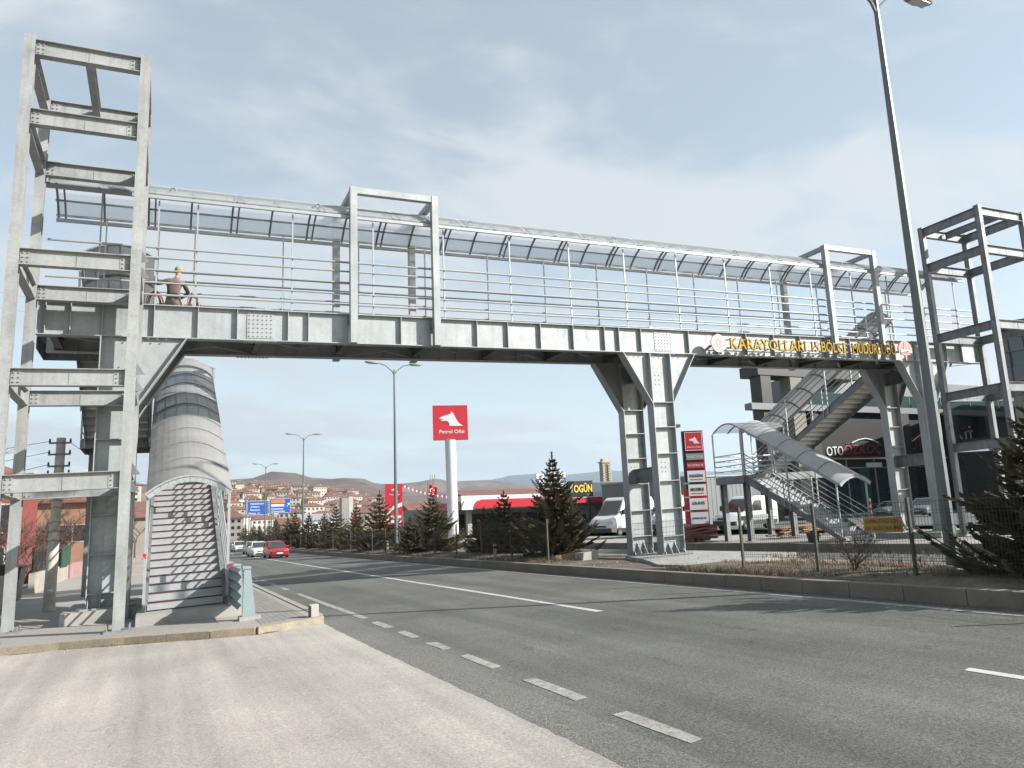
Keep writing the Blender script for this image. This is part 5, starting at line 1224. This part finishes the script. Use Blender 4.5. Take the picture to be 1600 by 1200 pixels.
container('red orange cabin with teal window right of the white sign pole',694,752,817,842,102,2.6,'container_red',win=(.38,.62,'plastic_teal'))
container('rust red container partly behind the fir below the station',740,772,820,842,100,2.4,'container_red')
mo = thing('monolith','tall grey and pale slab tower among the far firs','slab tower', V((34,150,-3))); a, c = at(534,778,150), at(551,830,150)
b = MB(); b.box(a.x,a.x+1.5,150,152,-4,a.z); b.build('dark_slab', M['grey_panel'], mo); b = MB(); b.box(a.x+1.52,c.x+.2,150.3,152,-4,a.z+.2); b.build('pale_slab', M['white_wall'], mo)
bf = thing('banner','tall red feather banner beside the grey slab tower','banner', V((30,126,-3))); a, c = at(550,800,126), at(557,832,126)
b = MB(); b.prism([V((a.x,126,c.z)),V((c.x,126,c.z+.3)),V((c.x+.1,126,a.z-.6)),V((a.x+.25,126,a.z))],(0,.03,0)); b.build('cloth', M['flag_red'], bf); b = MB(); b.tube((a.x-.05,126,-3.2),(a.x-.02,126,a.z),.05,n=6); b.build('pole', M['lamp_steel'], bf)
ff = thing('flag','red flag with white crescent and star flying on a pole','flag', V((34,100,-1.5))); a = at(668.5,756,100); c = at(682,776,100); b = MB(); b.tube((a.x,100,-1.6),(a.x,100,a.z+.2),.06,n=6); b.build('pole', M['lamp_steel'], ff)
b = MB(); w = c.x-a.x; rows_ = []
for i in range(9):
    x = a.x+.08+w*i/8; dz = -.55*i/8; y = 100+.12*math.sin(i*1.4); rows_.append([(x,y,c.z+dz+.35),(x,y+.015,c.z+dz+.35),(x,y+.015,a.z+dz),(x,y,a.z+dz)])
b.loft(rows_); cl_ = b.build('cloth', M['flag_red'], ff)
b = MB(); cx_, cz_ = a.x+w*.4, (a.z+c.z)/2-.02
for i in range(12):
    t0, t1 = R(50+i*21.7), R(50+(i+1)*21.7); 
    f0, f1 = math.sin(math.pi*i/12)*.13+.01, math.sin(math.pi*(i+1)/12)*.13+.01
    b.prism([(cx_+.3*math.cos(t0),99.80,cz_+.3*math.sin(t0)),(cx_+.3*math.cos(t1),99.80,cz_+.3*math.sin(t1)),(cx_+(.3-f1)*math.cos(t1),99.80,cz_+(.3-f1)*math.sin(t1)),(cx_+(.3-f0)*math.cos(t0),99.80,cz_+(.3-f0)*math.sin(t0))],(0,.02,0))
b.prism([(cx_+.36+(.12 if k%2==0 else .05)*math.cos(R(36*k)),99.80,cz_+(.12 if k%2==0 else .05)*math.sin(R(36*k))) for k in range(10)],(0,.02,0)); b.build('crescent_and_star', M['white'], cl_)
bu = thing('bunting','string of tiny red and white pennants strung from the totem to the station','bunting', at(628,756,101)); p, q = at(628,757,101), at(728,775,88); b = MB(); rnd = random.Random(2); pts = [p.lerp(q,i/30)-V((0,0,1.0*4*(i/30)*(1-i/30)*.5)) for i in range(31)]; b.path(pts,.02,3); 
for i in range(30): x = pts[i].lerp(pts[i+1],.5); b.face([x-V((.16,0,0)),x+V((.16,0,0)),x-V((0,0,.4))], i%2)
b.build('pennants', [M['flag_red'],M['white']], bu)
fm = thing('floodlight_mast','tall floodlight mast with a cluster of lamps behind the flag','floodlight', V((44,130,-2))); a = at(677,748,130); b = MB(); b.tube((a.x,130,-3),(a.x,130,a.z),.14,.09,8); b.build('mast', M['lamp_steel'], fm); b = MB()
for i in (-1,0,1):
    for j in (0,1): b.quadbox((a.x+i*.42-.18,129.8,a.z-.1+j*.42),(.34,0,.05),(0,.3,0),(0,0,.32))
b.build('lamp_heads', M['galv'], fm)

# ================================================================= PLAZA CLUTTER
pl = thing('pallet_stack','wooden pallet with stacked maroon mats beside the second carriageway','pallet', gp(25,30,-.25))
b = MB()
for i in range(7): b.quadbox((22.9+.35*i,30,.0-.25),(.2,.1,0),(-.1,1.2,0),(0,0,.14))
b.build('pallet', M['wood'], pl, grade=True)
for i in range(5):
    b = MB(); rings = []
    for k in range(9): x = 22.8+k*.34; dz = .05*math.sin(k*.7+i)-.003*(k-4)**2; rings.append([(x,29.9,-.1+i*.13+dz),(x,31.2,-.1+i*.13+dz),(x,31.2,.01+i*.13+dz),(x,29.9,.01+i*.13+dz)])
    b.loft(rings); b.build('mat', M['rust'], pl, grade=True)
rnd = random.Random(5)
for j,(x,y,n_,lab) in enumerate(((28.6,27.6,16,'heap of sawn timber under the stair landing'),(27.6,23.6,12,'heap of timber boards behind the stair foot'),(31.5,25.5,12,'heap of planks and formwork at the right column'))):
    hp = thing('timber_heap', lab, 'timber', gp(x,y,-.25), 'timber heaps on the building site')
    for i in range(n_):
        b = MB(); a = rnd.uniform(-.35,.35)+(.2 if j else 0); l = rnd.uniform(1.2,2.8); xx, yy = x+rnd.uniform(-.7,.7), y+rnd.uniform(-.5,.5); zz = -.25+rnd.uniform(.02,.42)
        d = V((math.cos(a),math.sin(a),rnd.uniform(-.06,.08))); b.bar(V((xx,yy,zz))-d*l/2,V((xx,yy,zz))+d*l/2,rnd.uniform(.08,.2),rnd.uniform(.03,.07)); b.build('board', M['wood'], hp, grade=True)
bk = thing('bucket','black builder\'s bucket by the foot of the far stairway','bucket', gp(24.0,22.3,-.25)); b = MB(); b.tube((23.9,22.3,-.25),(23.9,22.3,.12),.2,.26,16); b.build('pail', M['dark'], bk, grade=True); b = MB(); b.path([(23.64,22.3,.1),(23.7,22.3,.28),(23.9,22.3,.34),(24.1,22.3,.28),(24.16,22.3,.1)],.01,5); b.build('handle', M['galv'], bk, grade=True)
tp_ = thing('warning_tape','strip of red and white warning tape on the far stair post','tape', gp(25.98,21.2,.4)); b = MB()
for i in range(8): b.box(25.94,26.0,21.10+.0*i,21.165,.35+i*.12,.35+(i+1)*.12, i%2)
b.build('tape', [M['red'],M['white']], tp_, grade=True)
for k,(x,z,lab) in enumerate(((1.45,1.15,'red warning tape knot on the right post of the near stairway'),(-.26,1.5,'red warning tape knot on the left post of the near stairway'))):
    tk = thing('tape_knot', lab, 'tape', gp(x,17.6,z)); b = MB(); b.box(x-.035,x+.035,17.55,17.64,z-.03,z+.03); b.prism([(x,17.545,z),(x+.04,17.53,z-.07),(x+.01,17.53,z-.09)],(0,.006,0)); b.prism([(x,17.545,z),(x-.03,17.53,z-.1),(x-.05,17.53,z-.07)],(0,.006,0)); b.build('tape', M['red'], tk, grade=True)

# ================================================================= SHOWROOM BUILDING ON THE RIGHT
sh = thing('showroom','large dark clad car showroom with glass front, balconies and tall pillars','showroom', V((80,64,1)))
Yf = 62; gz = lambda x: G(x,62)-.25
zS0, zS1 = at(1345,716,Yf).z, at(1345,640,Yf).z      # sign band
xl, xr = at(1190,700,Yf).x, 125
b = MB(); b.box(xl+5,xr,Yf+.6,Yf+6,0,zS0); b.build('ground_storey', M['cladding_dark'], sh)
b = MB(); b.box(xl+6.5,xr,Yf+.05,Yf+6,zS0,zS1); sb = b.build('sign_band', M['black'], sh)
b = MB(); b.box(xl+6.4,xr,Yf-.02,Yf+.05,zS0-.1,zS0+.1); b.build('band_trim', M['white'], sb)
x = xl+4
i = 0
while x < 118:
    b = MB(); b.box(x,x+4.6,Yf+.5,Yf+.59,gz(x)+.25,zS0-1.1); g_ = b.build('shop_window', M['glass'], sh)
    b = MB(); b.box(x+4.6,x+4.75,Yf+.42,Yf+.6,gz(x),zS0-.1); b.box(x,x+4.6,Yf+.42,Yf+.5,zS0-1.15,zS0-1.05); b.build('mullion', M['roof_gray'], g_); x += 4.8; i += 1
b = MB(); xg = at(1352,770,Yf).x; b.box(xg,xg+1.6,Yf+.40,Yf+.49,gz(xg)+.3,zS0-1.2); b.build('green_poster', M['glass_green'], sh)
b = MB(); xg = at(1358,723,Yf).x; b.box(xg,xg+2.6,Yf+.3,Yf+.5,zS0-1.05,zS0-.5); b.build('white_name_plate', M['white'], sh)
zG0, zG1 = at(1420,652,Yf).z, at(1420,625,Yf).z
# upper storeys: render band, green glass balcony, set-back wall, tall dark pillars and roof beam
b = MB(); b.box(xl+6.5,xr,Yf+.4,Yf+7,zS1+.02,zG1-.2); b.build('upper_storey', M['cladding'], sh)
for x0 in range(int(xl)+7, 112, 6):
    b = MB(); b.box(x0,x0+5.8,Yf-.6,Yf-.52,zS1+.3,zS1+1.7); g_ = b.build('glass_balustrade', M['glass_green'], sh); b = MB(); b.box(x0,x0+5.8,Yf-.64,Yf-.5,zS1+1.7,zS1+1.78); b.build('hand_rail', M['dark'], g_)
b = MB(); b.box(xl-1.5,xr,Yf-.7,Yf+.4,zS1-.45,zS1+.28); b.build('balcony_slab', M['cladding'], sh)
zR = at(1215,583,Yf).z+.6
for (px, wd) in ((1190,1.5),(1236,1.9),(1262,1.3)):
    x = at(px,650,Yf).x; b = MB(); b.box(x,x+wd,Yf-.4,Yf+1.2,gz(x),zR-1.0); b.build('pillar', M['cladding_dark'] if px != 1236 else M['beige_wall'], sh)
x0 = at(1188,650,Yf).x; b = MB(); b.box(x0-.2,x0+16,Yf-.5,Yf+2.4,zR-1.0,zR+.2); b.build('roof_beam', M['cladding_dark'], sh)
for px in (1200,1270): 
    x = at(px,650,Yf).x; b = MB(); b.box(x,x+1.4,Yf+1.5,Yf+2.3,0,zR-1); b.build('pillar', M['cladding'], sh)
b = MB(); b.box(at(1268,600,Yf).x,xr,Yf+2,Yf+7,zG1-.2,zR-.3); b.build('top_storey', M['cladding'], sh)
for (px,wd) in ((1402,1.6),(1478,1.8),(1535,1.8)):
    x = at(px,700,Yf).x; b = MB(); b.box(x,x+wd,Yf-.9,Yf+.3,gz(x),zS1-.5); b.build('pillar', M['cladding_dark'], sh)
for (body,px0,px1,py,hh,m,ital) in (('OTO',1293,1319,712,1.1,'white',0),('ÖZKOÇ',1320,1380,710,1.15,'red_letter',.12),('OTO',1423,1455,703,1.7,'red_letter',0),('Nİ',1499,1524,699,2.2,'white',0)):
    a, c = at(px0,py,Yf-.1), at(px1,py,Yf-.1); b = MB(); text_mb(b,body,V((a.x,Yf-.02,a.z)),(1,0,.03),ZU,c.x-a.x,hh,.05,0,.0,ital); b.build('lettering', M[m], sb)
for (pts,m) in (([(1331,692),(1342,687),(1352,685),(1362,687),(1373,692)],'white'),([(1290,716),(1330,715),(1375,714)],'red_letter'),([(1425,690),(1440,678),(1452,673)],'white'),([(1500,670),(1510,668),(1521,679)],'red_letter')):
    b = MB(); P = [at(px,py,Yf-.1) for px,py in pts]; b.path([V((p.x,Yf-.08,p.z)) for p in P],.07,6); b.build('car_outline', M[m], sb)
# curved wing nearer the road at the right edge
wg = thing('showroom_wing','curved grey wing of the showroom with a green glass band at the right edge','building', V((78,40,1)))
def wing(z0, z1, m, name, off=0, n=20):
    b = MB(); rings = []
    o_, i_ = [], []
    for k in range(n+1):
        t = k/n; a = R(190+75*t); rr = 16-off; o_.append((91+rr*math.cos(a)*1.05, 46+rr*math.sin(a)*.9, 0))
    poly = o_+[(130,30,0),(130,56,0),(102,56,0)]
    b.prism([(x,y,z0) for x,y,_ in poly],(0,0,z1-z0)); b.build(name, M[m], wg)
zz = [at(1575,py,41).z for py in (640,617,588,566,541,520,500)]
wing(zz[0]-1.2, zz[2]-.0, 'beige_wall','lower_wall', 1.2); wing(zz[2], zz[3], 'cladding','panel_band'); wing(zz[3]+.02, zz[4]-.02,'glass_green','glass_band',.15); wing(zz[4], zz[5],'cladding','upper_band'); wing(zz[5]+.01,zz[6]-.1,'cladding_dark','recess',.6); wing(zz[6]-.08,zz[6]+.35,'cladding','roof_edge',-.6)
b = MB()
for k in range(14):
    a = R(193+5*k); b.box(91+16.82*math.cos(a)-.04,91+16.82*math.cos(a)+.04,46+14.42*math.sin(a)-.04,46+14.42*math.sin(a)+.04,zz[2]-.6,zz[5])
b.build('panel_joints', M['cladding_dark'], wg)
b = MB(); b.box(84,110,45,55,0,zz[0]-1.2); b.build('recessed_ground_floor', M['cladding_dark'], wg)

# ================================================================= ROAD SIGNS, TOWN, HILLS
for (px0,px1,py0,py1,lab,rows_t) in ((386,419,783,804,'blue direction sign on the left listing three towns',(('Havalimanı',.16,.74,.62),('Ankara',.16,.52,.42),('Samsun',.16,.30,.45),('Merkez',.08,.06,.34))),(421,454,779,801,'blue direction sign on the right with orange panel and arrow',(('Kuzeykent',.10,.24,.55),('Üniversite',.10,.06,.62)))):
    Y_ = 172; a, c = at(px0,py0,Y_), at(px1,py1,Y_); t = thing('direction_sign', lab, 'road sign', V(((a.x+c.x)/2,Y_,c.z-3)),'blue direction signs over the road'); w, h = c.x-a.x, a.z-c.z
    b = MB(); b.box(a.x,c.x,Y_,Y_+.12,c.z,a.z); bd = b.build('board', M['blue'], t)
    b = MB()
    for (x0,x1,z0,z1) in ((0,w,0,.06),(0,w,h-.06,h),(0,.06,0,h),(w-.06,w,0,h)): b.box(a.x+x0,a.x+x1,Y_-.02,Y_-.005,c.z+z0,c.z+z1)
    b.build('border', M['white'], bd)
    b = MB()
    for (s_,x,y,ww) in rows_t: text_mb(b,s_,V((a.x+w*x,Y_-.01,c.z+h*y)),(1,0,0),ZU,w*ww,h*.13,.02,0,.015)
    if 'arrow' in lab: b.bar((a.x+w*.82,Y_-.02,c.z+h*.42),(a.x+w*.92,Y_-.02,c.z+h*.62),.1,.03,(0,1,0)); b.prism([(a.x+w*.95,Y_-.02,c.z+h*.70),(a.x+w*.83,Y_-.02,c.z+h*.62),(a.x+w*.95,Y_-.02,c.z+h*.52)],(0,.02,0))
    else: b.bar((a.x+w*.62,Y_-.02,c.z+h*.12),(a.x+w*.5,Y_-.02,c.z+h*.12),.1,.03,(0,1,0))
    b.build('lettering', M['white'], bd)
    if 'arrow' in lab:
        b = MB(); b.box(a.x+w*.08,a.x+w*.72,Y_-.03,Y_-.005,c.z+h*.68,c.z+h*.92); b.build('orange_panel', M['orange'], bd); b = MB(); b.box(a.x+w*.08,a.x+w*.70,Y_-.03,Y_-.005,c.z+h*.45,c.z+h*.60); b.build('white_panel', M['white'], bd)
    for f in (.12,.88): b = MB(); b.tube((a.x+w*f,Y_+.2,-4.5),(a.x+w*f,Y_+.2,a.z),.12,n=8); b.build('post', M['lamp_steel'], t)
# town houses on the far hillside
rnd = random.Random(44); HG = 'houses on the far hillside'
def townhouse(i, mw, mr, w, d, h):
    b = MB(); b.box(-w/2,w/2,-d/2,d/2,-6,h,0); W_, D_ = w/2+.6, d/2+.6; rl = max(.4,W_-D_*.9); rh = 2.3
    k = len(b.v); b.v += [V(p) for p in ((-W_,-D_,h),(W_,-D_,h),(W_,D_,h),(-W_,D_,h),(-rl,0,h+rh),(rl,0,h+rh))]; b.f += [(k,k+1,k+5,k+4),(k+1,k+2,k+5),(k+2,k+3,k+4,k+5),(k+3,k,k+4),(k+3,k+2,k+1,k)]; b.m += [1]*5
    fl = int(h//2.9)
    for f in range(fl):
        for j in range(int(w//2.6)):
            x = -w/2+.9+j*2.6; z = .9+f*2.9; b.box(x,x+1.3,-d/2-.06,-d/2-.01,z,z+1.3,2)
    b.box(w*.2,w*.2+.7,-.4,.4,h+.8,h+rh+.6,0)
    return b.build('hillside_house', [mw,mr,M['glass']], None, loc=(0,0,0))
protos = [townhouse(0,M['cream'],M['red_brick'],11,9,6),townhouse(1,M['white_wall'],M['red_brick'],14,10,8.8),townhouse(2,M['beige_wall'],M['red_brick'],10,9,5.8),townhouse(3,M['white_wall'],M['red_brick'],17,10,6),townhouse(4,M['orange_wall'],M['red_brick'],11,9,8.7)]
kinds = ['cream red-roofed house','tall white red-roofed block','beige red-roofed house','long white red-roofed house','orange red-roofed house']
zone = lambda px: ('behind the stairway' if px < 380 else 'above the left blue sign' if px < 420 else 'above the right blue sign' if px < 458 else 'right of the blue signs' if px < 500 else 'left of the grey slab tower' if px < 545 else 'right of the grey slab tower' if px < 600 else 'beyond the red price totem')
used = {}; first = [True]*5; placed = []
for i in range(4000):
    if len(placed) >= 250: break
    y = rnd.choice((rnd.uniform(300,480),rnd.uniform(420,760))); px = rnd.uniform(352,640); x = at(px,800,y).x
    if any(abs(x-q[0]) < 9.5 and abs(y-q[1]) < 13 for q in placed): continue
    if px > 560 and y < 480: continue
    if 14 < x < 30 and y < 200: continue
    placed.append((x,y)); k = rnd.choice((0,0,1,2,2,2,3,0) if rnd.random() < .8 else (0,1,2,3)); z = terr(x,y)
    row = 'low on the slope' if y < 400 else 'halfway up' if y < 560 else 'near the ridge'
    lab = f'{kinds[k]} {row}, {zone(px)}'
    o = protos[k] if first[k] else protos[k].copy()
    if not first[k]: C.objects.link(o)
    first[k] = False; o.location = (x,y,z); o.rotation_euler.z = rnd.choice((0,.15,-.2,.35,-.4,1.57)); tag(o, lab, 'house', HG); o.scale = (rnd.uniform(.62,.85),)*3
for k in range(5):
    if first[k]: bpy.data.objects.remove(protos[k])
# houses on the rise at the left, behind the orange house
for j,(px,y,k) in enumerate(((120,150,0),(98,175,1),(138,190,2),(70,165,3),(112,215,4),(150,230,0),(84,240,2),(30,170,1),(52,210,0),(170,260,3),(195,300,1))):
    src = [o for o in C.objects if o.name.startswith('hillside_house')]
    s = next((o for o in src if o.data.name.startswith(protos[k].data.name) ), src[0]) if not first[k] else src[0]
    x = at(px,800,y).x; o = s.copy(); C.objects.link(o); o.location = (x,y,max(terr(x,y),4.5+2.0*(y-150)/50)); o.rotation_euler.z = .2*(j%3)-.2; o.scale = (.7,.7,.7)
    o['label'] = f'{kinds[k]} on the left rise, {("first","second","third","fourth","fifth","sixth","seventh","eighth","ninth","tenth","eleventh")[j]} back from the orange house'; o['group'] = 'houses on the left rise'
# greenish scrub / dark trees among the houses
# long low industrial sheds between road and town
for (px0,px1,pyt,pyb,Y_,m,lab) in ((470,540,812,832,185,'white','long white shed with grey roof below the town'),(438,470,818,834,182,'beige_wall','low beige shed right under the blue signs'),(552,600,800,825,190,'beige_wall','brown shed right of the red banner'),(640,676,795,822,140,'white','small white house with purple stripe behind the fir')):
    a, c = at(px0,pyt,Y_), at(px1,pyb,Y_); t = thing('shed', lab, 'shed', V(((a.x+c.x)/2,Y_,-4))); b = MB(); b.box(a.x,c.x,Y_,Y_+9,-5,a.z-.3); b.build('wall', M[m], t); b = MB(); b.prism([(a.x-.4,Y_-.4,a.z-.3),(a.x-.4,Y_+9.4,a.z-.3),(a.x-.4,Y_+4.5,a.z+1.3)],(c.x-a.x+.8,0,0)); b.build('roof', M['roof_gray'] if 'grey' in lab else M['red_brick'], t)
    b = MB(); x = a.x+.8
    while x < c.x-1.2: b.box(x,x+1.1,Y_-.05,Y_-.01,a.z-2.2,a.z-1.1); x += 2.2
    b.build('windows', M['glass'], t)
# apartment tower far away
aw = thing('apartment_tower','tall tan apartment tower standing alone far beyond the hall','tower block', V((255,400,14))); a, c = at(937,723,400), at(956,752,400)
b = MB(); b.box(a.x+2.0,c.x-.6,400,404,6,a.z); b.build('wall', M['beige_wall'], aw)
b = MB()
for i in range(9):
    z = a.z-1.0-i*1.55
    b.box(a.x+1.6,a.x+3.0,399.2,400,z-1.0,z); b.box(c.x-2.6,c.x-.2,399.2,400,z-1.0,z)
b.build('balconies', M['cream'], aw)
b = MB()
for i in range(9):
    for j in range(3): b.box(a.x+2.9+j*.9,a.x+3.5+j*.9,399.9,399.98,a.z-1.9-i*1.55,a.z-1.0-i*1.55)
b.build('windows', M['glass'], aw)
b = MB(); b.box(a.x+1.2,c.x,399.4,404.5,a.z,a.z+.8); b.box(a.x+3,c.x-2,401,404,a.z+.8,a.z+2.6); b.build('roof', M['cream'], aw)
# hills: a dry brown range and the far wooded mountains, real ground with real distance
def hills(name, x0, x1, y0, y1, nx, ny, fn, m):
    b = MB()
    for j in range(ny+1):
        for i in range(nx+1):
            x, y = x0+(x1-x0)*i/nx, y0+(y1-y0)*j/ny; b.v.append(V((x,y,fn(x,y))))
    for j in range(ny):
        for i in range(nx): k = j*(nx+1)+i; b.f.append((k,k+1,k+nx+2,k+nx+1)); b.m.append(0)
    tag(b.build(name, m, loc=(0,0,0), smooth=True), kind='structure')
def fbm(x, y, s, o=5): return sum(NZ.noise(V((x*s*2**i, y*s*2**i, i*3.1)))*.5**i for i in range(o))
def ridge_at(pts, px):
    for (a,za),(c,zc) in zip(pts,pts[1:]):
        if a <= px <= c: t = (px-a)/(c-a); t = t*t*(3-2*t); return za+(zc-za)*t
    return pts[0][1] if px < pts[0][0] else pts[-1][1]
def px_of(x, y):
    v = AX*x+AY*y; return 800+1150*v.x/v.z
def crest(pts, Yc, spread, amp, s):
    def fn(x, y):
        px = px_of(x*Yc/max(y,1), Yc); py = ridge_at(pts, px); z = at(px, py, Yc).z
        f = max(0, 1-((y-Yc)/spread)**2) if y > Yc else hsm(Yc-spread*1.4, Yc, y)
        return -8 + (z+8)*f*(1 if abs(y-Yc) < 1 else 1+amp*fbm(x,y,s)) 
    return fn
h1 = [(300,756),(400,752),(430,744),(455,746),(490,756),(520,752),(560,750),(610,765),(640,770),(700,768),(760,768),(800,772),(900,775),(1000,778),(1200,785),(1700,760)]
h2 = [(300,752),(440,752),(520,752),(600,757),(650,752),(672,748),(690,747),(705,753),(740,750),(790,753),(830,758),(880,762),(960,764),(1000,762),(1200,765),(1700,745)]
h3 = [(300,770),(560,768),(620,757),(660,757),(690,752),(740,751),(770,750),(810,742),(850,739),(880,742),(920,739),(945,735),(1000,736),(1060,738),(1110,738),(1180,742),(1400,735),(1700,715)]
hills('hills_near', -900, 2600, 650, 1500, 110, 26, crest(h1,1150,420,.22,.004), M['hill_brown'])
hills('hills', -1500, 5200, 1900, 4000, 120, 26, crest(h2,3000,900,.16,.0016), M['hill_brown'])
hills('mountains', -4500, 17000, 6500, 12000, 120, 22, crest(h3,9000,2500,.10,.0005), M['mountain'])
HAZE = 8.0e-5
if HAZE:
    m = bpy.data.materials.new('haze_air'); N, L = nt(m); N.remove(N['Principled BSDF']); pv = N.new('ShaderNodeVolumePrincipled'); pv.inputs['Density'].default_value = HAZE; pv.inputs['Color'].default_value = (.66,.80,.95,1); pv.inputs['Anisotropy'].default_value = .2
    L.new(pv.outputs[0], N['Material Output'].inputs['Volume'])
    b = MB(); b.box(-12000,20000,-2000,16000,-60,900); o = b.build('haze', m, loc=(0,0,0)); tag(o, kind='stuff', label='thin pale haze over the far hills')
